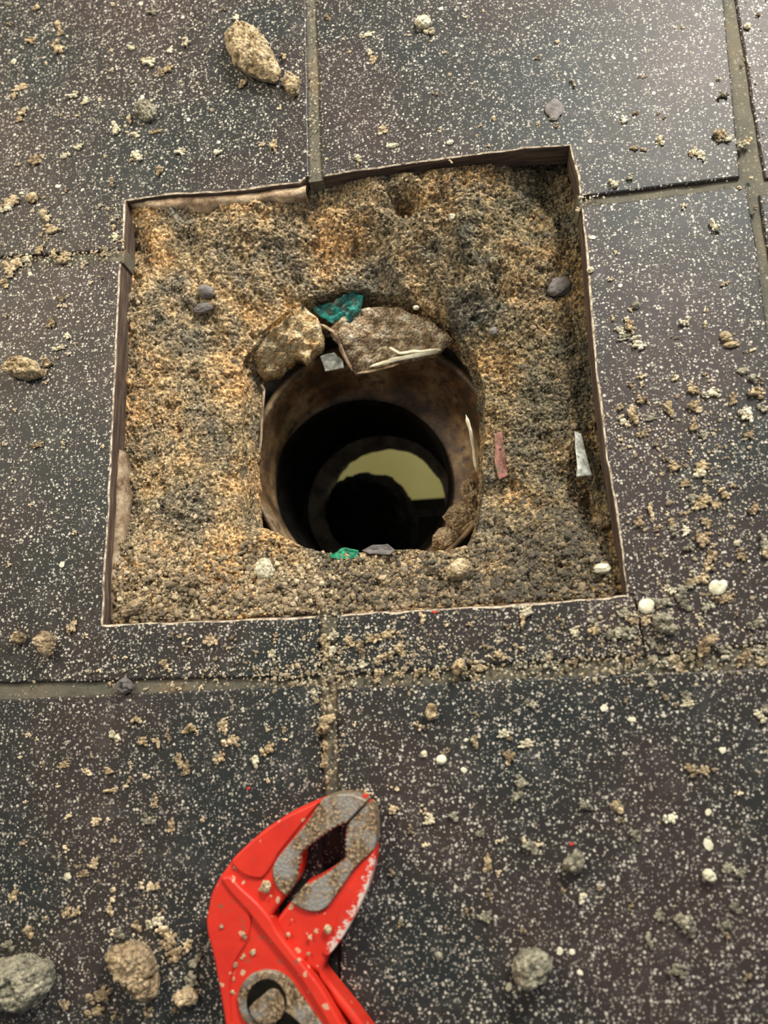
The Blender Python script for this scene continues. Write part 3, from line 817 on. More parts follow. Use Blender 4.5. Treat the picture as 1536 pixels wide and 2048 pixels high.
pts = []
n = 9000
X = rng.uniform(-15, 15, n); Y = rng.uniform(-19, 17, n)
pts.append(np.c_[X, Y, rng.lognormal(-4.05, .35, n)])
# dusty gatherings along the joints and near the hole
def scatter(px, py, sx, sy, cnt, mean=-3.4):
    cnt = int(cnt * .62)
    q = back(px, py, 0)
    pts.append(np.c_[rng.normal(q[0], sx, cnt), rng.normal(q[1], sy, cnt), rng.lognormal(mean, .35, cnt)])
for a in ((655, 1300, .35, .9, 260), (655, 1440, .22, 1.3, 260), (930, 1340, 3.6, .28, 620), (1320, 1318, 2.4, .3, 620), (600, 1355, 1.0, .25, 220), (60, 520, 1.2, .3, 260), (215, 512, .8, .2, 90), (180, 510, 1, .15, 80),
          (1400, 1000, 1.1, 1.2, 420), (1370, 1190, 1.0, .6, 240), (1250, 1250, .9, .5, 240), (770, 1290, 1.0, .5, 260), (280, 150, 2.2, 1.4, 200), (400, 1340, 2.5, .2, 160), (80, 440, .9, .7, 140), (330, 1880, .9, 1.1, 260),
          (100, 1750, 2.0, 1.5, 180), (1400, 850, 1.2, .9, 300), (628, 200, .12, 2.6, 200), (1180, 400, .3, .1, 40), (232, 450, .12, .7, 60), (1000, 1280, 2.2, .5, 260), (1270, 850, .5, .5, 90)):
    scatter(*a)
G = np.vstack(pts)
G = G[~in_hole(G[:, 0], G[:, 1], .06)]
G[:, 2] = np.clip(G[:, 2], .010, .085)
P = np.c_[G[:, 0], G[:, 1], G[:, 2] * .35]
tn = np.clip(rng.beta(2, 1.6, len(P)) - .45 * np.clip((G[:, 2] - .025) / .03, 0, 1), 0, 1)
o = grains('grit', P, G[:, 2], tn, M['dust'], 6, sub=0, flat=.6)
tag(o, 'fine pale grit and dust strewn over the dark tiles and joints', 'grit', kind='stuff')

# ------------------------------------------------------------------ clods and crumbs on the tiles
MOULD = {}
def crumb_mesh(kind_, m, var):
    """unit crumb meshes (radius 1 cm) that every crumb copies: 'c' cluster of beads, 'k' compact, 'a' angular flake"""
    key = (kind_, m, var)
    if key in MOULD: return MOULD[key]
    r = np.random.default_rng(100 + var * 7 + ord(kind_)); V, F = [], []; o_ = 0
    if kind_ == 'c':
        nb = r.integers(16, 30); pos = [np.zeros(3)]
        for _ in range(nb - 1):
            b_ = pos[r.integers(0, len(pos))]; a = r.uniform(0, 2 * np.pi); st_ = r.uniform(.22, .42)
            p = b_ + np.array([math.cos(a) * st_, math.sin(a) * st_ * .8, r.uniform(-.05, .2)]); pos.append(p)
        pos = np.array(pos); pos[:, :2] -= pos[:, :2].mean(0); sc_ = .85 / max(.4, np.abs(pos[:, :2]).max()); pos[:, :2] *= sc_
        for q_, p in enumerate(pos):
            v, f = ICO[2]; rad_ = r.uniform(.13, .34)
            d = 1 + (fbm(v + q_ * 3 + var, 1.8, q_, 3) - .5) * .9
            V.append(v * d[:, None] * rad_ * np.array([1, 1, .8]) + np.array([p[0], p[1], max(0.1, p[2]) + .12])); F.append(f + o_); o_ += len(v)
    elif kind_ == 'k':
        v, f = ICO[4]
        d = 1 + (fbm(v + var * 5, 1.2, var, 3) - .5) * .8 + (fbm(v + var, 5.5, var + 3, 3) - .5) * .36
        V.append(v * d[:, None] * np.array([1, 1, .62]) + [0, 0, .35]); F.append(f)
    else:
        n_s = 7; t_ = np.sort(r.uniform(0, 2 * np.pi, n_s)); ra = r.uniform(.75, 1.1, n_s)
        t_ = np.linspace(0, 2 * np.pi, n_s, endpoint=False) + r.uniform(-.3, .3, n_s)
        rings = []
        for z_, k_ in ((0, .9), (.12, 1.0), (.3, .93), (.36, .6), (.38, .0)):
            rings.append(np.c_[np.cos(t_) * ra * k_, np.sin(t_) * ra * k_, np.full(n_s, z_) + r.uniform(-.03, .03, n_s)])
        V.append(np.vstack(rings)); FF_ = []
        for q_ in range(4):
            for k_ in range(n_s):
                a, b = q_ * n_s + k_, q_ * n_s + (k_ + 1) % n_s
                FF_ += [(a, b, b + n_s), (a, b + n_s, a + n_s)]
        F.append(np.array(FF_))
    o0 = mesh_obj('crumb_mould', np.vstack(V), np.vstack(F), M[m], smooth=(kind_ != 'a'))
    me = o0.data; me.name = 'crumb'; bpy.data.objects.remove(o0)
    MOULD[key] = me
    return me


NAMES = {'c': 'mortar_crumb', 'k': 'mortar_clod', 'a': 'mortar_flake'}
def crumb(px, py, rx, ry=None, ang_=0, m='tan', kind_='c', label=None, group=None, name=None, cat=None, z=0.0):
    ry = ry or rx
    p = back(px, py, z)
    sc_ = 21.8 / FPX
    var = int(abs(px * 7 + py * 13)) % 6
    o = bpy.data.objects.new(name or NAMES[kind_], crumb_mesh(kind_, m, var)); COL.objects.link(o)
    a = math.radians(ang_) if ang_ else 0
    sx, sy = rx * sc_, ry * sc_
    if kind_ == 'c': sx *= 1.0; sy *= 1.0
    sz = min(sx, sy) * 1.0 if max(sx, sy) < .35 else min(sx, sy) * .85
    o.location = (p[0] * S, p[1] * S, (z - .004) * S); o.scale = (sx, sy, sz)
    if abs(rx - ry) < 3 and not ang_: a = random.Random(int(px * 31 + py)).uniform(0, 6.28)
    o.rotation_euler = (0, 0, a)
    tag(o, label, cat or {'c': 'crumb', 'k': 'clod', 'a': 'flake'}[kind_], group)
    return o


# the big ones, each with a label of its own
big_poly = [(478, 50), (492, 47), (506, 55), (520, 74), (536, 98), (553, 124), (563, 148), (556, 163), (536, 160), (505, 152), (482, 140), (466, 116), (453, 92), (452, 76), (462, 62)]
P0 = np.array([back(x, y, .25) for x, y in big_poly]); c0 = P0.mean(0); c0[2] = 0
def clod_from_outline(name, poly, h, m, seed, label, cat='clod', z=0.0, n=220, nr=46):
    P = np.array([back(x, y, h * .35 + z) for x, y in poly]); c = P.mean(0); c[2] = z
    th = np.arctan2(P[:, 1] - c[1], P[:, 0] - c[0]); r = np.hypot(P[:, 1] - c[1], P[:, 0] - c[0]); o1 = np.argsort(th)
    T = np.linspace(-np.pi, np.pi, n, endpoint=False); Rr = np.interp(T, th[o1], r[o1], period=2 * np.pi)
    Rr = Rr + (fbm(np.c_[np.cos(T) * 2, np.sin(T) * 2, T * 0], 2.5, seed, 4) - .5) * (.30 if h > .2 else .08) * Rr.mean()
    V = [];
    for q_ in range(nr):
        f = q_ / (nr - 1); phi = f * math.pi * .5 + (0 if f < 1 else 0)
        # from the top centre down to the edge, then undercut to the tile
        if f < .8: g_ = f / .8; rad_ = g_ ** .8; zz = h * (1 - g_ ** 3.2 * .55)
        else: g_ = (f - .8) / .2; rad_ = 1 - .14 * g_; zz = h * .45 * (1 - g_)
        x = c[0] + T * 0 + Rr * rad_ * np.cos(T); y = c[1] + Rr * rad_ * np.sin(T)
        Q = np.c_[x, y, np.full(n, zz)]
        d = (fbm(Q, 1.6, seed + 3, 3) - .5) * h * .6 + ((fbm(Q, 6, seed + 5, 4) - .5) * .30 + (cells(Q, 7, seed) - .5) * .09) * min(1, (h / .3) ** 2)
        k_ = 1 if f < .8 else max(0, 1 - g_)
        V.append(np.c_[x, y, z + np.maximum(zz + d * k_, 0.0)])
    V = np.vstack(V); F = []
    for q_ in range(nr - 1):
        for k_ in range(n):
            a, b = q_ * n + k_, q_ * n + (k_ + 1) % n
            F.append([a, a + n, b + n, b])
    F.append([(nr - 1) * n + k_ for k_ in range(n)])
    o = mesh_obj(name, V, F, M[m], origin=c); return tag(o, label, cat)


clod_from_outline('mortar_clod', big_poly, .75, 'tan', 3, 'largest tan mortar clod, elongated, lying on the upper left tile')
clod_from_outline('mortar_clod', [(566, 158), (580, 150), (596, 160), (600, 174), (590, 190), (578, 188), (572, 176)], .4, 'tan', 5, 'small tan clod touching the lower tip of the largest clod')
clod_from_outline('mortar_clod', [(6, 736), (20, 720), (48, 716), (66, 722), (84, 738), (84, 752), (62, 758), (34, 752), (12, 746)], .42, 'tan', 8, 'flat tan clod lying on the tile near the left edge of the photo')
clod_from_outline('mortar_clod', [(212, 1905), (240, 1885), (285, 1888), (303, 1910), (310, 1950), (318, 1980), (300, 2002), (270, 1992), (248, 1960), (225, 1930)], .8, 'brown', 12, 'large blurred brown clod left of the red pliers')
clod_from_outline('mortar_clod', [(-40, 1935), (10, 1915), (70, 1918), (108, 1935), (104, 1980), (80, 2005), (20, 2015), (-40, 2010)], .9, 'grey', 15, 'large blurred grey brown clod in the bottom left corner of the photo')
clod_from_outline('mortar_clod', [(1026, 1925), (1036, 1905), (1060, 1896), (1090, 1902), (1104, 1922), (1098, 1950), (1078, 1968), (1045, 1975), (1028, 1958)], .7, 'grey', 18, 'large roundish grey clod on the tile right of the pliers')
clod_from_outline('mortar_clod', [(1306, 1236), (1318, 1224), (1336, 1230), (1346, 1248), (1356, 1262), (1344, 1268), (1325, 1266), (1308, 1252)], .35, 'grey', 21, 'greenish grey clod below the square white flake at the lower right')
clod_from_outline('mortar_clod', [(272, 212), (288, 204), (306, 212), (314, 228), (300, 242), (284, 240), (272, 228)], .35, 'grey', 24, 'dark grey round clod on the upper left tile')
clod_from_outline('mortar_clod', [(1126, 1722), (1140, 1712), (1158, 1702), (1168, 1728), (1160, 1744), (1136, 1742)], .35, 'grey', 27, 'triangular grey clod on the lower right tile')
clod_from_outline('mortar_clod', [(1395, 1302), (1404, 1284), (1420, 1270), (1436, 1270), (1434, 1284), (1416, 1292), (1406, 1312), (1396, 1316)], .35, 'brown', 30, 'curved brown clod lying across the joint edge at the lower right')
clod_from_outline('stone_chip', [(1098, 232), (1100, 204), (1110, 196), (1120, 204), (1119, 232), (1112, 242), (1102, 240)], .12, 'stone', 33, 'flat elongated grey chip above the upper right corner of the hole', 'chip')
clod_from_outline('pebble', [(238, 1372), (244, 1358), (256, 1356), (264, 1366), (262, 1384), (248, 1388)], .35, 'stone', 36, 'smooth purplish grey pebble in the lower left joint', 'pebble', z=-.12)
clod_from_outline('mortar_clod', [(74, 1276), (84, 1264), (98, 1264), (108, 1282), (106, 1300), (94, 1318), (84, 1300), (78, 1290)], .4, 'brown', 39, 'brown pear shaped clod below the lower left corner of the hole')
clod_from_outline('mortar_clod', [(25, 1276), (32, 1264), (44, 1264), (51, 1274), (46, 1286), (32, 1288)], .3, 'brown', 41, 'round brown clod left of the pear shaped clod')
clod_from_outline('mortar_flake', [(1418, 1180), (1430, 1160), (1438, 1163), (1452, 1161), (1452, 1178), (1436, 1190)], .12, 'white', 44, 'larger pale yellow flake, diamond shaped, on the right tile', 'flake')
clod_from_outline('mortar_flake', [(1278, 1205), (1288, 1198), (1306, 1202), (1306, 1218), (1292, 1228), (1280, 1222)], .12, 'white', 46, 'pale round edged flake just right of the hole lower right corner', 'flake')
clod_from_outline('mortar_clod', [(640, 1436), (656, 1430), (670, 1428), (672, 1440), (660, 1448), (662, 1460), (648, 1468), (634, 1462), (640, 1450)], .32, 'tan', 48, 'tan clod sitting on the vertical joint above the pliers', z=-.05)
clod_from_outline('mortar_clod', [(905, 1340), (908, 1326), (922, 1316), (930, 1330), (924, 1344), (912, 1352)], .4, 'tan', 50, 'pointed tan clod at the middle of the long joint below the hole', z=-.1)
clod_from_outline('mortar_clod', [(830, 44), (836, 36), (850, 35), (862, 42), (860, 52), (846, 57), (834, 54)], .25, 'pale', 52, 'pale lumpy clod on the upper middle tile')
clod_from_outline('mortar_clod', [(852, 1420), (858, 1408), (868, 1408), (874, 1420), (870, 1436), (858, 1440)], .28, 'tan', 54, 'oval tan clod on the tile below the long joint, right of the vertical joint')
clod_from_outline('mortar_flake', [(872, 1520), (880, 1510), (892, 1514), (892, 1524), (878, 1528)], .12, 'white', 56, 'bright white flake on the tile above the tip of the pliers', 'flake')
clod_from_outline('mortar_clod', [(348, 1990), (365, 1980), (390, 1982), (398, 1996), (376, 2006), (354, 2000)], .35, 'tan', 58, 'blurred tan clod beside the pliers handle')
clod_from_outline('mortar_clod', [(1404, 1746), (1412, 1738), (1426, 1744), (1432, 1758), (1420, 1762)], .22, 'white', 60, 'whitish oval clod at the right of the lower right tile')

C_ = {
 'UL': ('small %s crumb on the tile at the upper left of the hole', 'crumbs on the upper left tile'),
 'L': ('small %s crumb on the tile left of the hole', 'crumbs on the left tile'),
 'UM': ('small %s crumb on the tile above the hole', 'crumbs on the upper middle tile'),
 'UR': ('small %s crumb near the upper right corner of the photo', 'crumbs on the upper right tiles'),
 'R': ('small %s crumb on the tile right of the hole', 'crumbs on the right tile'),
 'LR': ('small %s crumb beside the lower right corner of the hole', 'crumbs by the lower right corner'),
 'J': ('small %s crumb in or beside the long joint below the hole', 'crumbs along the long joint'),
 'B': ('small %s crumb on the narrow tile strip under the hole', 'crumbs on the strip under the hole'),
 'LL': ('small %s crumb on the tile at the lower left of the hole', 'crumbs on the lower left tile'),
 'LM': ('small %s crumb on the tile above the tip of the pliers', 'crumbs on the lower middle tile'),
 'BR': ('small blurred %s crumb on the tile right of the pliers', 'crumbs on the lower right tile'),
 'BL': ('small blurred %s crumb left of the pliers handle', 'crumbs beside the pliers'),
}
LIST = {
 'UL': [(62,83,12,9),(118,52,9,12,'t'),(122,68,10,7),(118,98,15,14),(28,125,8,7,'p','k'),(44,176,20,9),(30,193,9,7),(46,226,12,10),(40,240,9,8,'b'),(148,193,13,9,'p'),(172,204,9,9,'p'),(285,195,9,7,'w','a'),(303,202,5,5,'w'),(233,262,12,15,'p'),(260,240,7,10),(256,265,7,5,'p'),(272,270,14,6,'p'),(312,264,13,5),(275,313,13,11,'p'),(262,322,7,6),(362,305,12,8,'p'),(158,296,9,9,'p'),(72,322,14,14,'b'),(86,315,7,6,'p'),(38,330,7,8),(132,312,9,8,'p'),(225,368,10,8),(320,343,10,11,'b'),(524,288,9,6,'p'),(548,293,8,14),(300,127,14,11,'p'),(288,120,8,6,'p'),(473,38,7,10,'p'),(305,26,11,7,'g'),(450,20,8,7,'b'),(226,10,6,7,'p'),(282,8,7,7,'w','a'),(373,88,11,10,'p'),(340,102,9,7,'p'),(568,115,8,8),(486,170,10,9),(435,306,9,9,'p'),(377,240,6,6,'w','a'),(333,141,14,11,'b'),(18,8,14,5,'g'),(20,50,8,7,'g'),(74,18,8,9),(265,98,8,8,'p'),(224,101,6,6,'p'),(210,313,6,4,'p'),(362,185,5,4,'w','a'),(120,232,7,6),(200,200,7,6,'p'),(415,102,9,5,'b'),(366,35,6,5,'w','a'),(115,373,6,6,'w','a'),(165,380,6,4,'w','a'),(153,232,5,5,'p'),(558,217,7,6,'p'),(30,270,5,5,'w','a'),(438,285,5,5,'w','a'),(92,128,5,6,'p')],
 'L': [(25,405,22,13),(14,418,14,10,'p'),(66,398,15,13,'t','k'),(88,396,8,5),(92,432,13,14),(105,462,22,10),(82,470,7,6),(94,478,6,5),(200,412,9,7,'g'),(213,418,7,6),(228,441,8,9,'g'),(228,456,7,8),(232,474,8,9,'p'),(245,485,5,8,'p'),(80,500,10,10),(30,528,20,14),(50,520,14,10,'p'),(22,540,14,12),(10,568,14,9),(22,552,8,8),(128,522,12,12),(130,510,12,7),(108,508,7,10),(140,530,5,5),(190,506,12,5),(205,510,8,5),(122,600,8,8,'b'),(136,592,5,4,'p'),(120,612,7,6,'p'),(132,613,7,5,'p'),(103,648,10,9,'b'),(12,632,7,7),(97,728,14,9,'b'),(88,744,7,9,'t'),(84,718,6,5,'p'),(120,696,13,6,'p'),(138,708,7,6,'p'),(136,672,9,7,'p'),(150,688,6,5,'p'),(116,716,8,5),(205,556,7,6,'g'),(181,566,6,5,'p'),(164,536,5,5),(105,570,5,8,'g'),(30,820,9,5,'p'),(10,890,7,6,'p'),(76,890,11,7,'b'),(128,888,7,8,'p'),(205,893,8,6,'p'),(60,548,7,6,'w','a'),(90,765,9,6),(118,373,6,6,'w','a'),(134,382,7,6,'g'),(43,386,7,4,'w','a'),(24,962,5,5,'p'),(18,1130,5,6,'w'),(125,1130,8,7,'w','a'),(60,1010,6,5,'p'),(150,1065,6,5,'p'),(160,960,5,4,'p')],
 'UM': [(860,66,10,11,'p'),(863,83,5,4,'p'),(733,71,13,7,'p'),(741,108,9,7,'p'),(748,120,10,9,'t'),(655,37,8,8,'b'),(820,72,6,5,'p'),(882,18,6,8,'w','a'),(889,106,7,5,'p'),(768,260,12,8),(760,268,8,6,'p'),(786,292,15,6,'p','k'),(717,318,8,10,'p'),(716,332,5,6),(988,238,7,7,'p'),(901,286,8,6,'p','k'),(872,190,7,8,'b'),(1112,252,7,6,'g'),(1076,250,6,7,'p'),(932,34,9,5,'p'),(966,23,7,5,'p'),(955,272,6,4,'p'),(900,150,6,5,'p'),(945,168,5,4,'p'),(1078,118,8,7,'b'),(902,324,5,7,'p'),(880,262,4,8,'p'),(960,252,5,5,'p'),(976,292,5,5,'p'),(655,320,5,7,'p'),(1115,85,6,6,'p'),(1146,167,9,7,'g'),(1113,152,5,8,'p'),(700,105,5,5,'p'),(688,78,4,7,'p')],
 'UR': [(1495,53,8,7,'p','k'),(1515,30,6,6,'g'),(1365,57,5,5,'p'),(1444,193,9,11,'g'),(1436,160,7,6,'g'),(1423,170,6,6,'w','a'),(1438,273,12,12),(1457,279,8,9,'p'),(1480,292,10,9,'g'),(1493,286,10,8,'t'),(1386,306,7,10,'t'),(1403,311,11,9,'p'),(1322,282,10,9,'p'),(1315,288,5,4,'p'),(1285,300,7,6),(1268,298,8,7,'g'),(1229,370,10,10,'p'),(1218,365,5,4,'p'),(1272,228,8,7,'g'),(1248,243,8,8,'w'),(1327,236,6,5,'g'),(1316,228,7,5,'b'),(1428,455,12,10,'p'),(1366,413,8,6,'p'),(1260,356,8,8,'g'),(1284,156,9,5,'g'),(1308,187,6,5,'w','a'),(1270,118,5,5,'w','a'),(1228,117,4,5,'w','a'),(1155,420,6,8,'p'),(1160,395,5,8,'p'),(1500,356,9,5,'p'),(1479,376,7,5,'p'),(1488,120,6,6,'g'),(1352,56,4,4,'w'),(1185,475,8,6,'w','a'),(1510,415,7,7,'b'),(1180,283,6,6,'w','a')],
 'R': [(1181,541,7,7,'p','k'),(1240,572,6,6,'w','a'),(1449,568,10,6,'p'),(1260,620,5,5,'p'),(1271,612,8,8,'g','k'),(1254,640,7,7,'p'),(1260,655,8,13,'b'),(1240,662,7,9,'p'),(1248,676,11,7,'g'),(1275,687,11,13,'p'),(1226,636,5,9,'p'),(1370,645,8,12,'p'),(1411,620,7,6,'p'),(1410,650,7,6,'p'),(1451,674,10,12,'t','k'),(1463,690,14,7,'t','k'),(1495,706,9,4,'g'),(1485,743,11,7,'g','k'),(1506,758,9,8,'g'),(1521,762,8,7,'g'),(1512,787,13,10,'t'),(1282,755,7,7,'p'),(1284,768,6,10,'p'),(1259,768,7,8,'b'),(1351,757,8,7,'p'),(1410,750,12,5,'t'),(1384,780,10,11),(1421,787,13,9,'p'),(1466,800,7,12,'b'),(1283,800,10,8,'b'),(1390,814,17,10,'t'),(1492,828,14,12,'p'),(1524,818,10,8,'g'),(1240,816,7,7,'t'),(1266,830,12,15,'t'),(1246,842,9,8,'p'),(1258,850,6,5,'p'),(1338,818,10,14,'t'),(1304,836,10,7,'g'),(1386,855,9,10,'t'),(1408,870,9,9,'g'),(1498,870,8,8,'b'),(1286,868,10,7,'b'),(1240,880,8,7,'p'),(1258,895,6,5,'p'),(1310,890,7,8,'b'),(1380,905,6,8,'p'),(1330,918,9,6,'b'),(1348,935,12,9,'t'),(1404,934,13,10,'t'),(1400,948,10,9,'p'),(1370,968,10,7,'b'),(1420,965,6,6,'g'),(1400,1010,13,10),(1385,998,9,7,'g'),(1410,1000,12,9,'b'),(1430,1010,10,8),(1448,988,9,9,'t'),(1465,972,9,6,'g'),(1508,1018,9,9,'b'),(1302,1022,6,14,'t'),(1302,1042,4,4,'p'),(1278,1045,9,10,'b'),(1290,1058,6,6,'t'),(1315,1058,9,6,'g'),(1344,1046,9,8,'t'),(1346,1060,9,8,'g'),(1372,1062,8,8,'p'),(1370,1028,7,5,'t'),(1334,1027,7,5,'w'),(1413,1045,8,10,'t'),(1404,1078,13,13,'b'),(1376,1095,8,9,'g'),(1423,1112,11,12,'b'),(1430,1090,5,5,'p'),(1482,1110,9,9,'b'),(1529,1090,10,14,'g'),(1532,1110,8,8,'t'),(1350,675,8,5,'g'),(1232,506,6,7,'p'),(1506,700,6,6,'w'),(1222,560,5,5,'p')],
 'LR': [(1416,1135,9,9),(1396,1160,16,9,'t'),(1380,1168,10,8,'g'),(1410,1152,6,5,'p'),(1364,1178,10,9,'g'),(1340,1180,8,8,'p'),(1332,1172,5,5,'t'),(1358,1195,10,8,'g'),(1372,1210,12,9,'g'),(1450,1196,14,9,'b'),(1414,1214,9,9,'g'),(1328,1204,13,9,'g'),(1318,1212,8,6,'g'),(1290,1240,10,9,'b'),(1280,1232,8,7,'g'),(1250,1226,10,9,'g'),(1262,1240,9,8,'b'),(1236,1266,16,13,'g'),(1262,1266,8,9,'g'),(1248,1276,8,6,'g'),(1190,1261,10,10,'t'),(1188,1244,11,6,'g'),(1148,1262,9,8,'p'),(1180,1226,5,4,'w'),(1512,1248,12,9,'g'),(1473,1226,6,6,'g'),(1400,1250,5,5,'w'),(1474,1255,5,4,'w'),(1425,1190,7,6,'b'),(1203,1290,6,9,'g'),(1305,1285,9,7,'g')],
 'J': [(1350,1322,14,10,'t'),(1335,1325,12,9,'g'),(1362,1340,11,8),(1306,1317,9,8,'g','k'),(1270,1308,9,11,'g'),(1258,1320,9,8,'b'),(1282,1300,8,7,'g'),(1378,1310,10,9,'g'),(1400,1330,14,10,'g'),(1420,1342,10,8,'g'),(1446,1302,12,14,'g'),(1462,1290,8,7,'g'),(1490,1312,12,10,'b'),(1515,1300,12,8,'g'),(1480,1330,10,6,'t'),(1522,1325,12,7,'t'),(1348,1360,9,5,'g'),(1396,1350,9,6,'b'),(1215,1300,9,7,'g'),(1180,1315,6,5,'w'),(1150,1320,10,8,'b'),(1100,1308,9,10,'t'),(1088,1318,13,12,'g'),(1110,1326,10,8,'g'),(1065,1335,9,7,'g'),(1040,1330,10,8,'g'),(1010,1320,8,9,'t'),(990,1312,10,8,'t'),(960,1335,16,9),(940,1345,12,10,'b'),(950,1358,9,7,'t'),(947,1375,9,8,'t','k'),(900,1335,9,7),(870,1348,9,8),(838,1345,10,12),(802,1345,9,13),(758,1350,12,11),(750,1362,8,7,'t'),(722,1335,13,9,'p'),(705,1345,8,7,'g'),(680,1352,9,8),(707,1366,7,6,'p','k'),(645,1365,7,5,'p'),(585,1335,13,11),(582,1350,14,7,'t'),(608,1345,10,8),(625,1342,8,7),(595,1318,7,9,'t'),(560,1352,7,5,'p'),(500,1352,7,5),(430,1358,6,4,'p'),(400,1375,9,6,'p'),(355,1378,8,5,'p'),(330,1385,5,5,'p'),(290,1378,5,4,'p'),(176,1398,7,6,'p'),(268,1352,6,6),(218,1366,6,6),(1200,1318,8,6,'g'),(1130,1340,7,5,'g'),(1236,1345,8,6,'g')],
 'B': [(700,1282,13,8),(722,1296,9,12,'b'),(744,1278,8,10),(770,1270,15,9),(803,1268,7,9),(802,1286,6,8),(802,1300,13,10),(775,1312,14,10),(758,1320,10,9),(725,1330,10,7,'p'),(650,1284,10,14),(668,1272,9,10,'p'),(665,1300,9,9,'p'),(652,1315,8,9),(620,1268,9,5,'p'),(845,1236,9,9),(1052,1225,13,9,'p'),(1045,1240,10,8,'t'),(1060,1214,6,5,'p'),(892,1250,6,6,'p'),(940,1250,6,6),(1012,1255,7,7,'b'),(1000,1310,9,9),(1030,1292,9,6),(1045,1300,6,8,'p'),(1118,1238,5,9),(1128,1250,7,8,'b'),(845,1297,6,6,'p'),(882,1293,8,5,'w'),(422,1280,12,12,'t'),(345,1273,7,8,'b'),(378,1280,5,5,'w'),(360,1272,5,6),(330,1328,11,8),(340,1340,5,5,'p'),(372,1300,7,7,'b'),(172,1272,6,9,'p'),(145,1253,8,14,'t'),(230,1315,6,6),(200,1342,5,5,'w'),(250,1316,7,5,'p'),(467,1276,7,7,'b'),(545,1310,7,10,'p'),(550,1275,7,9,'t'),(460,1295,7,5,'p'),(512,1305,5,5)],
 'LL': [(275,1440,9,10,'t'),(230,1470,9,10,'p'),(236,1482,9,6,'p'),(288,1483,8,8,'t'),(315,1484,9,8,'t'),(334,1463,6,8,'b'),(338,1478,6,9,'b'),(380,1458,10,12,'t'),(395,1464,5,5,'p'),(448,1452,12,10,'t'),(462,1482,13,9,'t'),(475,1490,8,7,'b'),(536,1498,11,10,'t'),(511,1520,9,10,'p'),(535,1460,6,7,'p'),(536,1560,7,6,'p'),(440,1516,9,9,'t'),(360,1520,9,12,'t'),(374,1538,8,13,'b'),(136,1520,7,8,'b'),(130,1530,12,6,'t'),(175,1541,7,5,'p'),(183,1510,5,6,'t'),(165,1540,4,5,'p'),(176,1545,8,6,'w'),(218,1543,12,6,'b'),(262,1530,5,9,'p'),(260,1560,7,8,'b'),(225,1580,12,6,'t'),(252,1572,8,5,'p'),(292,1553,7,9,'p'),(312,1600,7,9,'t'),(308,1612,9,7,'t'),(140,1632,9,7,'p'),(192,1642,9,8,'t'),(218,1640,5,5,'p'),(298,1640,11,10,'g'),(344,1652,8,12,'b'),(50,1605,5,4,'w'),(230,1678,6,9,'t'),(131,1698,6,7,'w'),(190,1728,9,9,'t'),(170,1748,11,6,'b'),(156,1733,9,6,'g'),(136,1752,7,7,'p','k'),(57,1470,6,9,'p'),(74,1478,5,4,'p'),(40,1515,4,4,'p'),(85,1528,7,5,'t'),(118,1572,6,5,'w'),(48,1685,7,8,'t'),(280,1700,7,6,'t'),(306,1772,11,9,'t'),(284,1772,6,7,'p'),(28,1790,7,11,'t'),(402,1640,6,6,'t'),(504,1620,5,4,'g'),(568,1462,6,10,'t'),(570,1480,5,6,'p'),(448,1440,6,5,'p')],
 'LM': [(627,1384,6,5,'p','k'),(652,1492,9,8,'t'),(650,1520,7,14,'b'),(664,1544,6,8,'t'),(655,1562,7,7,'b'),(710,1450,5,5,'w'),(848,1508,6,6,'p','k'),(888,1502,6,8,'b'),(842,1455,7,6,'p'),(830,1448,5,5,'p'),(950,1482,7,10,'t'),(1008,1468,10,7,'p'),(1020,1476,8,6,'g'),(1054,1488,13,7,'p'),(1018,1512,11,9,'b'),(1014,1526,5,6,'w'),(1064,1408,10,8,'g'),(952,1430,7,6,'b'),(928,1540,7,6,'w','a'),(792,1578,9,6,'p'),(732,1583,7,6,'p'),(737,1591,6,5,'p'),(932,1480,5,4,'w','a'),(1042,1565,13,10,'g'),(1034,1590,10,8,'g'),(898,1500,4,5,'g'),(1208,1416,8,8,'w','k'),(1264,1439,9,5,'w','a'),(1302,1364,10,8,'g'),(1372,1392,9,8,'g'),(1376,1406,11,7,'p'),(1350,1411,6,6,'g'),(1332,1395,6,8,'g'),(1254,1362,5,9,'g'),(1252,1400,6,9,'g'),(1534,1420,9,9,'g'),(1520,1432,9,8,'p'),(860,1640,10,8,'p'),(848,1622,9,7,'p'),(908,1632,10,7,'g'),(786,1618,8,8,'t')],
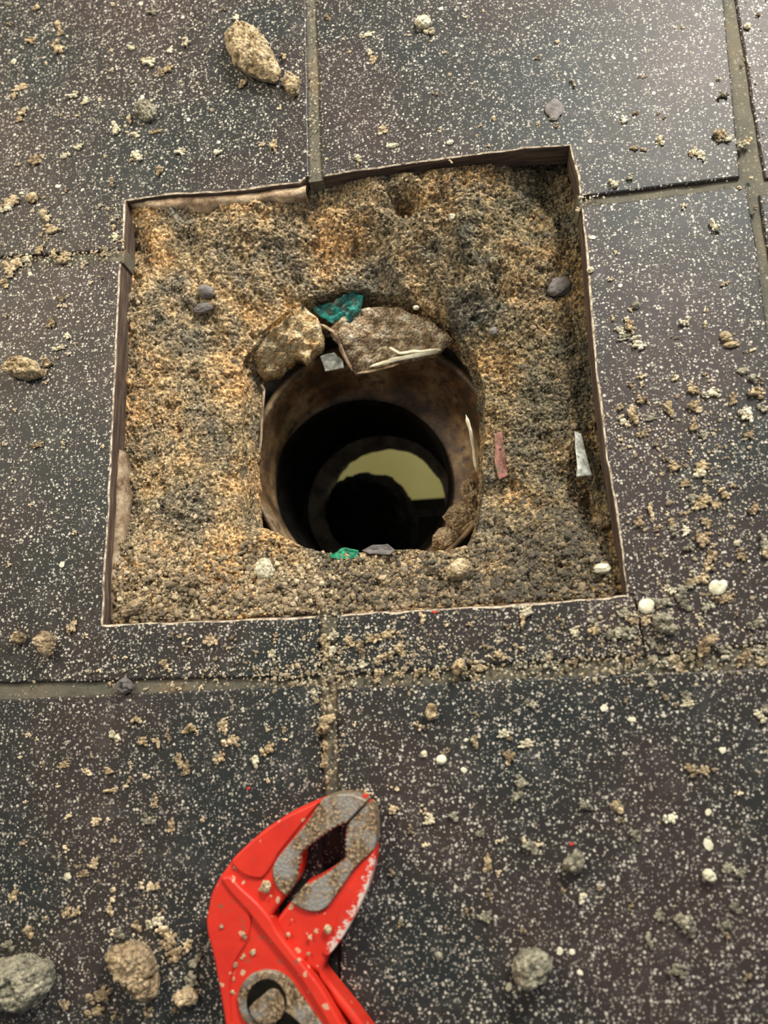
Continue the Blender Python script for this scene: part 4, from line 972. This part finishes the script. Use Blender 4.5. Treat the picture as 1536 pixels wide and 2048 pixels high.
 'BR': [(1062,1694,16,9,'g'),(1046,1680,6,6,'p'),(1076,1690,7,7,'p'),(1128,1733,7,9,'g'),(998,1682,7,6,'p'),(962,1665,7,11,'g'),(976,1728,7,14,'t'),(972,1834,11,9,'g'),(935,1822,7,9,'g'),(978,1790,6,8,'g'),(1234,1612,13,9,'t'),(1170,1610,9,10,'g'),(1242,1640,8,6,'g'),(1340,1636,9,9,'w'),(1416,1624,7,6,'w','a'),(1416,1690,9,12,'w','k'),(1455,1735,9,9,'g'),(1480,1745,8,9,'g'),(1382,1540,9,9,'b'),(1408,1542,9,8,'t'),(1432,1538,7,5,'t'),(1476,1588,9,6,'w'),(1445,1500,7,7,'w','a'),(1272,1670,10,8,'g'),(1318,1830,9,8,'g'),(1360,1840,12,9,'g'),(1376,1848,14,14,'g'),(1450,1850,11,7,'g'),(1470,1814,11,7,'g'),(1452,1870,8,7,'g'),(1298,1878,7,11,'g'),(1355,1940,14,10,'g'),(1495,1955,7,8,'g'),(1018,1974,8,6,'w','k'),(1120,1902,7,7,'w','k'),(1145,1904,6,6,'w','k'),(1160,1945,6,5,'w','k'),(878,1912,7,6,'g','k'),(1200,1778,6,6,'g'),(1165,1795,8,8,'w'),(1260,1815,7,9,'g'),(996,1745,5,5,'w'),(1046,1862,7,7,'g'),(820,1660,7,8,'g'),(784,1745,7,9,'g'),(800,1850,6,6,'g'),(850,1690,7,6,'w'),(1125,1780,7,6,'g')],
 'BL': [(330,1862,16,9,'t'),(312,1842,13,10,'p'),(340,1880,12,12,'t'),(352,1905,14,13,'b'),(376,1890,9,9,'t'),(392,1920,10,12,'g'),(384,1960,13,12,'g'),(276,1850,10,9,'b'),(134,1822,7,10,'b'),(155,1824,8,8,'t'),(226,1800,7,8,'p'),(228,1780,6,6,'p'),(90,1836,7,6,'t'),(222,1820,8,8,'t'),(60,1862,12,9,'b'),(240,1868,9,8,'g'),(225,1865,6,6,'p'),(200,1990,18,12,'b'),(192,2022,14,9,'b'),(230,2030,7,7,'t'),(130,2010,10,8,'b'),(300,2025,9,7,'t'),(20,1890,14,8,'g'),(350,2020,8,7,'b')],
}
MM = {'t': ('tan', 'tan'), 'p': ('pale', 'pale'), 'w': ('white', 'whitish'), 'b': ('brown', 'brown'), 'g': ('grey', 'grey')}
MARKS = [(503, 107, 'the largest tan clod'), (290, 225, 'the dark grey round clod'), (620, 200, 'the upper vertical joint'), (250, 400, 'the upper left corner of the hole'), (45, 738, 'the flat tan clod'),
         (100, 518, 'the left joint'), (846, 46, 'the pale lumpy clod'), (1110, 220, 'the elongated grey chip'), (1140, 292, 'the upper right corner of the hole'), (1330, 385, 'the right joint'),
         (1480, 150, 'the far right vertical joint'), (1436, 1174, 'the diamond shaped flake'), (1292, 1214, 'the round edged flake'), (1330, 1248, 'the greenish grey clod'), (1415, 1290, 'the curved brown clod'),
         (1253, 1190, 'the lower right corner of the hole'), (207, 1247, 'the lower left corner of the hole'), (90, 1290, 'the pear shaped clod'), (250, 1371, 'the purplish grey pebble'), (915, 1336, 'the pointed tan clod'),
         (862, 1423, 'the oval tan clod'), (655, 1446, 'the clod on the vertical joint'), (882, 1519, 'the bright white flake'), (735, 1600, 'the tip of the pliers'), (435, 1760, 'the bend of the pliers'), (425, 1900, 'the handle of the pliers'),
         (1146, 1725, 'the triangular grey clod'), (1064, 1935, 'the roundish grey clod'), (1418, 1750, 'the whitish oval clod'), (275, 1940, 'the blurred brown clod'), (50, 1965, 'the bottom left clod'), (655, 1260, 'the joint stub under the hole'),
         (0, 0, 'the top left photo corner'), (1536, 0, 'the top right photo corner'), (1536, 860, 'the right photo edge'), (1200, 800, 'the right side of the hole'), (0, 1000, 'the left photo edge'), (0, 1560, 'the left photo edge'),
         (870, 300, 'the upper side of the hole'), (1536, 1540, 'the right photo edge'), (450, 1240, 'the lower side of the hole'), (1000, 1205, 'the lower side of the hole'), (1250, 1338, 'the right end of the long joint'), (750, 1355, 'the middle of the long joint'), (750, 1285, 'the middle of the tile strip')]
AREA = {'UL': 'upper left tile', 'L': 'left tile', 'UM': 'upper middle tile', 'UR': 'upper right tiles', 'R': 'right tile', 'LR': 'lower right hole corner', 'J': 'long joint', 'B': 'strip under the hole', 'LL': 'lower left tile', 'LM': 'lower middle tile', 'BR': 'lower right tile', 'BL': 'bottom left'}
ALL = []
for reg, rows_ in LIST.items():
    for row in rows_:
        x, y, rx, ry = row[:4]; m = row[4] if len(row) > 4 else 't'; kd = row[5] if len(row) > 5 else 'c'
        ALL.append([reg, x, y, rx, ry, m, kd])
cl = sorted([c for c in ALL if c[6] == 'c'], key=lambda c: -c[3] * c[4])
own, rest = cl[:270] + [c for c in ALL if c[6] != 'c'], cl[270:]
def describe(c):
    reg, x, y, rx, ry, m, kd = c
    a = math.sqrt(rx * ry)
    size = 'tiny' if a < 6.3 else 'small' if a < 8.3 else 'medium' if a < 10.5 else 'sizeable'
    shp = '' if kd != 'c' else ('long ' if max(rx, ry) > 1.45 * min(rx, ry) else '')
    noun = {'c': 'crumb', 'k': 'rounded lump', 'a': 'flake'}[kd]
    d = sorted((math.hypot(x - q[0], y - q[1]), q) for q in MARKS)[0]
    dx, dy = x - d[1][0], y - d[1][1]
    if d[0] < 26: rel = 'beside'
    elif abs(dx) > 2.4 * abs(dy): rel = 'right of' if dx > 0 else 'left of'
    elif abs(dy) > 2.4 * abs(dx): rel = 'below' if dy > 0 else 'above'
    else: rel = ('lower' if dy > 0 else 'upper') + (' right of' if dx > 0 else ' left of')
    if d[0] > 130: rel = 'far ' + rel
    return '%s %s%s %s %s %s' % (size, shp, MM[m][1], noun, rel, d[1][2]), d[0]
D_ = {}
for c in own:
    c[6] = 'a' if c[5] == 'w' and c[6] == 'k' else c[6]
    lb, dd = describe(c); D_.setdefault(lb, []).append((dd, c))
for lb, cs in D_.items():
    cs.sort(key=lambda q: q[0])
    for i_, (dd, c) in enumerate(cs):
        reg, x, y, rx, ry, m, kd = c
        l2 = lb; gp = 'crumbs on the ' + AREA[reg]
        if len(cs) == 2: l2 = lb + (', nearer one' if i_ == 0 else ', farther one')
        elif len(cs) == 3: l2 = lb + (', nearest', ', middle', ', farthest')[i_]
        elif len(cs) > 3:
            l2 = lb + (', nearest' if i_ == 0 else ', farthest' if i_ == len(cs) - 1 else ', in between')
        for w_ in ('tiny ', 'small ', 'medium ', 'sizeable ', 'long '):
            if len(l2.split()) > 16: l2 = l2.replace(w_, '', 1)
        if len(l2.split()) > 16: l2 = l2.replace('far ', '', 1)
        if len(l2.split()) > 16: l2 = l2.replace(' of the middle of the tile strip', ' of mid tile strip').replace('the upper left corner of the hole', 'the upper left hole corner').replace('corner of the hole', 'hole corner')
        if len(l2.split()) > 16: print('LONG', l2)
        k_ = 1.32 if kd == 'c' else 1.0
        crumb(x, y, rx * k_, ry * k_, .01 if abs(rx - ry) >= 3 else 0, MM[m][0], kd, l2, gp, z=-.10 if reg == 'J' else 0.0,
              name={'a': 'mortar_flake', 'k': 'mortar_lump', 'c': 'mortar_crumb'}[kd], cat={'a': 'flake', 'k': 'lump', 'c': 'crumb'}[kd])
# the smallest crumbs, beyond the 300 largest: one object
vs, fs, ts, o_ = [], [], [], 0
TV = {'t': .55, 'p': .85, 'w': 1.0, 'b': .25, 'g': .3}
for q_, c in enumerate(rest):
    reg, x, y, rx, ry, m, kd = c; r = np.random.default_rng(q_); p = back(x, y, 0)
    for _ in range(9):
        v, f = ICO[1]; R_ = r.uniform(.0035, .0065) * min(rx, ry)
        v2 = v * (1 + r.uniform(-.25, .25, (len(v), 1))) * R_ + np.array([p[0] + r.normal(0, .0062) * rx, p[1] + r.normal(0, .0062) * ry, (-.10 if reg == 'J' else 0) + R_ * r.uniform(.4, 1.2)])
        vs.append(v2); fs.append(f + o_); ts.append(np.full(len(v), np.clip(TV[m] + r.normal(0, .12), 0, 1))); o_ += len(v)
o = mesh_obj('small_crumbs', np.vstack(vs), np.vstack(fs), M['grain'], tint=np.hstack(ts))
tag(o, 'the tiniest sandy crumbs sprinkled between the larger ones on the tiles', 'crumbs', kind='stuff')
for (x, y, r_, lb) in ((870, 1224, 5, 'tiny bright red paint chip on the tile edge under the hole'), (497, 1577, 3.5, 'tiny red paint chip on the lower left tile above the pliers'), (1143, 1688, 4, 'tiny dark red paint chip above the triangular grey clod')):
    crumb(x, y, r_ * 1.2, r_ * .8, 20, 'redfleck', 'a', lb, name='paint_chip', cat='paint chip', z=.02)

# ------------------------------------------------------------------ the red pliers
def T(x, y): return (380 + x * .27344, 1560 + y * .27344)       # traced on an enlarged view of the photo
ZT = .95
def outline3(pts, z): return np.array([back(*T(x, y), z) if not isinstance(x, str) else None for x, y in pts])
def smoothline(P, n):
    """Catmull-Rom closed resample, n points per span, keeping corners fairly crisp"""
    out = []; L = len(P)
    for k in range(L):
        a, b, c, d = P[k - 1], P[k], P[(k + 1) % L], P[(k + 2) % L]
        for t_ in np.linspace(0, 1, n, endpoint=False):
            m1 = (c - a) * .32; m2 = (d - b) * .32; lim = np.linalg.norm(c - b) * .9
            m1 = m1 * min(1, lim / (np.linalg.norm(m1) + 1e-9)); m2 = m2 * min(1, lim / (np.linalg.norm(m2) + 1e-9))
            out.append((2 * t_ ** 3 - 3 * t_ ** 2 + 1) * b + (t_ ** 3 - 2 * t_ ** 2 + t_) * m1 + (3 * t_ ** 2 - 2 * t_ ** 3) * c + (t_ ** 3 - t_ ** 2) * m2)
    return np.array(out)


def plate(name, P, z0, z1, m, parent, bev=.09, tintf=None, n=4, res=.0, dome=0.0, label=None, smooth=True):
    """solid part with the traced outline P (cm, xy), rounded edges"""
    Q = smoothline(np.asarray(P)[:, :2], n)
    ar = sum(Q[i][0] * Q[(i + 1) % len(Q)][1] - Q[(i + 1) % len(Q)][0] * Q[i][1] for i in range(len(Q)))
    if ar < 0: Q = Q[::-1]
    L = len(Q); t_ = np.roll(Q, -1, 0) - np.roll(Q, 1, 0); t_ /= np.linalg.norm(t_, axis=1)[:, None] + 1e-9
    inn = np.c_[-t_[:, 1], t_[:, 0]]
    rings = []
    for a in (0, .12, .4, .75, 1.0):
        ang1 = a * math.pi / 2
        rings.append(np.c_[Q + inn * bev * (1 - math.cos(math.pi / 2 - ang1) if 0 else (1 - math.cos(ang1))), np.full(L, z1 - bev + bev * math.sin(ang1))])
    V = np.vstack([np.c_[Q, np.full(L, z0)]] + rings); F = []
    nr = len(rings) + 1
    for r in range(nr - 1):
        for k_ in range(L):
            a, b = r * L + k_, r * L + (k_ + 1) % L
            F.append([a, b, b + L, a + L])
    from mathutils import geometry as G_
    top = V[(nr - 1) * L:, :2]
    tv, _e, tf, _a, _b, _c = G_.delaunay_2d_cdt([Vector(p) for p in top], [], [list(range(L))], 1, 1e-5)
    base = len(V); V = np.vstack([V, np.array([[p[0], p[1], z1] for p in tv])]); nside = len(F)
    for f_ in tf: F.append([base + i_ for i_ in f_])
    tn = tintf(V) if tintf else np.zeros(len(V))
    o = mesh_obj(name, V, F, m, parent=parent, tint=tn, smooth=smooth)
    if label: o['label'] = label
    return o


pl = bpy.data.objects.new('water_pump_pliers', None); COL.objects.link(pl)
tag(pl, 'red water pump pliers with rusty serrated jaws lying on the tiles below the hole', 'pliers')
def hw(px, py, z, dx=0, dy=0):
    q = back(px, py, z); return (q[0] + dx, q[1] + dy)
z = ZT
def tp(x, y, zz=ZT): 
    q = back(*T(x, y), zz); return (q[0], q[1])
LJ = [(1285, 150), (1150, 105), (1000, 128), (820, 200), (700, 258), (540, 365), (400, 485), (300, 590), (205, 720), (150, 830), (130, 900), (112, 1020), (122, 1130), (160, 1300), (195, 1450), (215, 1600), (265, 1785)]
LJh = [(520, 2350), (1000, 3000), (1420, 3500), (1560, 3560), (1640, 3480), (1500, 3100), (1280, 2300)]          # handle runs on outside the picture
LJi = [(1110, 1785), (940, 1500), (850, 1365), (700, 1200), (640, 1105), (600, 1062), (590, 1000), (700, 850), (760, 770), (790, 690), (806, 610), (815, 540), (880, 480), (970, 415), (1060, 352), (1140, 318)]
def teeth(P, a, b, amp, cnt_):
    """serrate the span between points a and b of the outline"""
    out = []
    for k_ in range(len(P)):
        out.append(P[k_])
        if a <= k_ < b:
            p0, p1 = np.array(P[k_]), np.array(P[(k_ + 1) % len(P)]); d = p1 - p0; L_ = np.linalg.norm(d); nn = np.array([-d[1], d[0]]) / L_
            m_ = max(1, int(L_ / cnt_))
            for q_ in range(1, m_ * 2):
                out.append(tuple(p0 + d * q_ / (m_ * 2) + nn * amp * (1 if q_ % 2 else 0)))
    return out


allA = [tp(*p) for p in LJ] + [tp(*p) for p in LJh] + [tp(*p) for p in LJi]
upper = plate('upper_jaw', allA, .12, ZT - .08, M['red'], pl, bev=.10, label='upper jaw and its handle in red enamel')
# raised webs of the casting
rib = [(225, 720), (290, 700), (380, 790), (500, 900), (590, 1010), (640, 1105), (780, 1290), (950, 1500), (1110, 1785), (1360, 2300), (1560, 3100), (1500, 3100), (1260, 2300), (1010, 1785), (800, 1440), (640, 1240), (520, 1090), (420, 960), (300, 830)]
plate('raised_rib', [tp(*p) for p in rib], .5, ZT + .05, M['red'], upper, bev=.07)
web = [(155, 860), (225, 730), (320, 830), (440, 990), (420, 1180), (330, 1330), (290, 1500), (300, 1785), (350, 2050), (300, 2050), (225, 1600), (170, 1300), (126, 1130), (118, 1020)]
plate('raised_rib', [tp(*p) for p in web], .5, ZT - .02, M['red'], upper, bev=.06)
back_ = [(300, 600), (400, 492), (540, 375), (700, 268), (820, 212), (955, 150), (905, 215), (830, 305), (740, 420), (640, 545), (590, 640), (520, 720), (400, 700)]
plate('raised_rib', [tp(*p) for p in back_], .5, ZT + .0, M['red'], upper, bev=.05)
insA = [(960, 143), (1060, 108), (1150, 100), (1225, 116), (1288, 149), (1290, 165), (1215, 240), (1140, 320), (1060, 352), (970, 415), (880, 480), (815, 540), (806, 610), (790, 690), (760, 770), (700, 850), (640, 800), (606, 730), (600, 650), (640, 570), (760, 425), (860, 305), (920, 210)]
plate('jaw_face', [tp(*p) for p in teeth(insA, 7, 13, 13, 34)], .10, ZT - .02, M['steel'], upper, bev=.05, n=2, label='rust stained bare steel gripping face')

LB = [(1292, 168), (1335, 190), (1352, 260), (1362, 380), (1356, 500), (1350, 610), (1300, 800), (1220, 980), (1110, 1170), (1010, 1290), (965, 1400), (990, 1460), (1120, 1620), (1250, 1785)]
LBh = [(1900, 2700), (2450, 3500), (2440, 3620), (2320, 3640), (1750, 2900), (1190, 1830), (1060, 1650), (985, 1515)]
LBi = [(930, 1430), (760, 1330), (560, 1250), (540, 1200), (600, 1090), (640, 1010), (735, 890), (840, 765), (900, 740), (1000, 682), (1128, 580), (1128, 440), (1140, 335), (1215, 248)]
def wear(V):
    """scuffed outer edge of the jaw"""
    a = np.array([tp(1345, 620), tp(1300, 790), tp(1220, 970), tp(1120, 1140), tp(1040, 1240)])
    d = np.full(len(V), 9.0)
    for k_ in range(4):
        p, q_ = a[k_], a[k_ + 1]; ab = q_ - p; t_ = np.clip(((V[:, :2] - p) @ ab) / (ab @ ab), 0, 1)
        d = np.minimum(d, np.linalg.norm(V[:, :2] - (p + t_[:, None] * ab), axis=1))
    return np.clip(1 - d / .75, 0, 1)


lower_ = plate('lower_jaw', [tp(*p, ZT - .12) for p in LB + LBh + LBi], .05, ZT - .22, M['red'], pl, bev=.10, label='lower jaw and its handle in red enamel')
insB = [(1292, 168), (1336, 190), (1354, 260), (1363, 380), (1357, 490), (1325, 530), (1250, 600), (1180, 680), (1100, 800), (1040, 880), (1000, 935), (930, 968), (850, 962), (775, 925), (735, 892), (840, 765), (900, 740), (1000, 682), (1128, 580), (1128, 440), (1142, 335), (1215, 250)]
plate('jaw_face', [tp(*p, ZT - .1) for p in teeth(insB, 15, 20, 13, 34)], .08, ZT - .12, M['steel'], lower_, bev=.05, n=2, label='rust stained bare steel gripping face')
# scuffed flange along the outside of the lower jaw: finely divided so the worn paint reads
fl = [(1345, 520), (1350, 610), (1300, 800), (1220, 980), (1110, 1170), (1010, 1290), (960, 1260), (1040, 1120), (1080, 960), (1150, 800), (1240, 670), (1310, 560)]
Pf = np.array([tp(*p, ZT - .12) for p in fl]); cf = Pf.mean(0)
L2 = smoothline(Pf, 10); nL = len(L2); Vf = []; NRf = 30
outer_c = L2
for r in range(NRf + 1):
    f = r / NRf; q_ = np.array(cf)[None] * 0
    # shrink towards the medial line, which runs down the middle of the flange
    mid_ = np.array([tp(1320, 600, ZT - .12), tp(1240, 790, ZT - .12), tp(1150, 960, ZT - .12), tp(1070, 1130, ZT - .12), tp(1000, 1250, ZT - .12)])
    tt = []
    for p in outer_c:
        best = None
        for k_ in range(4):
            a, b = mid_[k_], mid_[k_ + 1]; ab = b - a; u = np.clip(((p - a) @ ab) / (ab @ ab), 0, 1); c_ = a + u * ab; dd = np.linalg.norm(p - c_)
            if best is None or dd < best[0]: best = (dd, c_)
        tt.append(best[1])
    tt = np.array(tt) if r == 0 else TT
    if r == 0: TT = tt
    q_ = TT + (outer_c - TT) * f
    zz = ZT - .17 - (.08 * max(0, (f - .8) / .2) ** 2)
    Vf.append(np.c_[q_, np.full(nL, zz)])
Vf.append(np.c_[outer_c, np.full(nL, .3)])
Vf = np.vstack(Vf); Ff = [[r * nL + k_, (r + 1) * nL + k_, (r + 1) * nL + (k_ + 1) % nL, r * nL + (k_ + 1) % nL] for r in range(NRf + 1) for k_ in range(nL)]
Ff = [f_[::-1] for f_ in Ff]
o = mesh_obj('worn_flange', Vf, Ff, M['red'], parent=lower_, tint=wear(Vf)); o['label'] = 'red flange with white scuff marks'
# pivot: slotted steel plate, dark slot, round pin
def disc(cx, cy, r, z0, z1, m, name, par, n_=40, bev=.04, label=None):
    c = np.array(tp(cx, cy)); t_ = np.linspace(0, 2 * np.pi, n_, endpoint=False)
    return plate(name, np.c_[c[0] + r * np.cos(t_), c[1] + r * np.sin(t_)], z0, z1, m, par, bev=bev, n=1, label=label)
U = .27344 * (21.2 - ZT + .9) / FPX
slotp = [(345, 1600), (375, 1500), (450, 1420), (550, 1390), (650, 1405), (730, 1460), (800, 1560), (960, 1785), (1150, 2100), (1260, 2350), (1180, 2420), (1020, 2350), (700, 1990), (480, 1850), (380, 1740)]
pp = plate('pivot_plate', [tp(*p) for p in slotp], .4, ZT + .02, M['steel'], pl, bev=.05, label='slotted bare steel plate')
disc(562, 1620, 131 * U, .5, ZT + .045, M['black'], 'slot', pp, bev=.01)
disc(900, 1960, 120 * U, .5, ZT + .045, M['black'], 'slot', pp, bev=.01)
plate('slot', [tp(*p) for p in [(600, 1700), (700, 1690), (830, 1800), (960, 1960), (860, 2050), (700, 1900)]], .5, ZT + .046, M['black'], pp, bev=.01)
pn = plate('pivot_pin', [tp(*p) for p in [(444, 1650), (520, 1580), (600, 1518), (655, 1535), (690, 1600), (698, 1680), (660, 1745), (590, 1780), (505, 1765), (455, 1710)]], .5, ZT + .13, M['steel'], pl, bev=.05, label='round steel pin head with one flat side')
# grit stuck on the red paint
gr = [(400, 1140, 24), (460, 1260, 20), (390, 1290, 18), (330, 1350, 16), (490, 1018, 18), (560, 780, 36), (345, 630, 24), (1010, 1092, 26), (880, 1148, 18), (868, 1270, 12), (320, 1455, 14), (310, 1550, 13), (205, 1395, 10), (510, 672, 12), (578, 460, 10), (485, 540, 9), (592, 848, 10), (720, 1130, 14), (290, 1660, 10), (230, 1070, 14), (610, 1150, 30), (450, 900, 16), (535, 970, 14), (1170, 608, 8), (745, 1020, 8), (300, 1190, 8)]
GL = ['left of centre, largest of the pale ones', 'above the pivot ring', 'above and left of the pivot ring', 'upper left of the pivot ring', 'left of the jaw slit', 'at the inner corner of the upper jaw face', 'at the upper left bend',
      'in the middle of the lower jaw', 'lower jaw, left of the middle crumb', 'lower jaw, near its lower point', 'left of the pivot ring, upper', 'left of the pivot ring, middle', 'near the left outer edge', 'on the upper jaw web', 'on the upper jaw, high',
      'on the upper jaw, below the high one', 'beside the jaw slit top', 'under the lower jaw face', 'left of the pivot ring, lowest', 'at the left bulge', 'below the slit on the rib', 'on the rib, upper', 'on the rib, middle', 'near the right flange', 'below the lower jaw face, right', 'on the handle, centre left']
for k_, (x, y, r_) in enumerate(gr):
    px, py = T(x, y)
    zz = ZT - .08 if x < 650 and y > 520 else ZT - .14
    if 225 < x < 640 and y > 720 and y < 1150: zz = ZT + .0
    o = crumb(px, py, r_ * .27344, r_ * .27344 * .85, 15 * k_ + 5, 'tan' if k_ % 3 else 'brown', 'k' if k_ % 2 else 'c', ('sandy crumb stuck on the red pliers ' + GL[k_]), 'crumbs stuck on the pliers', z=zz, cat='crumb', name='mortar_crumb')
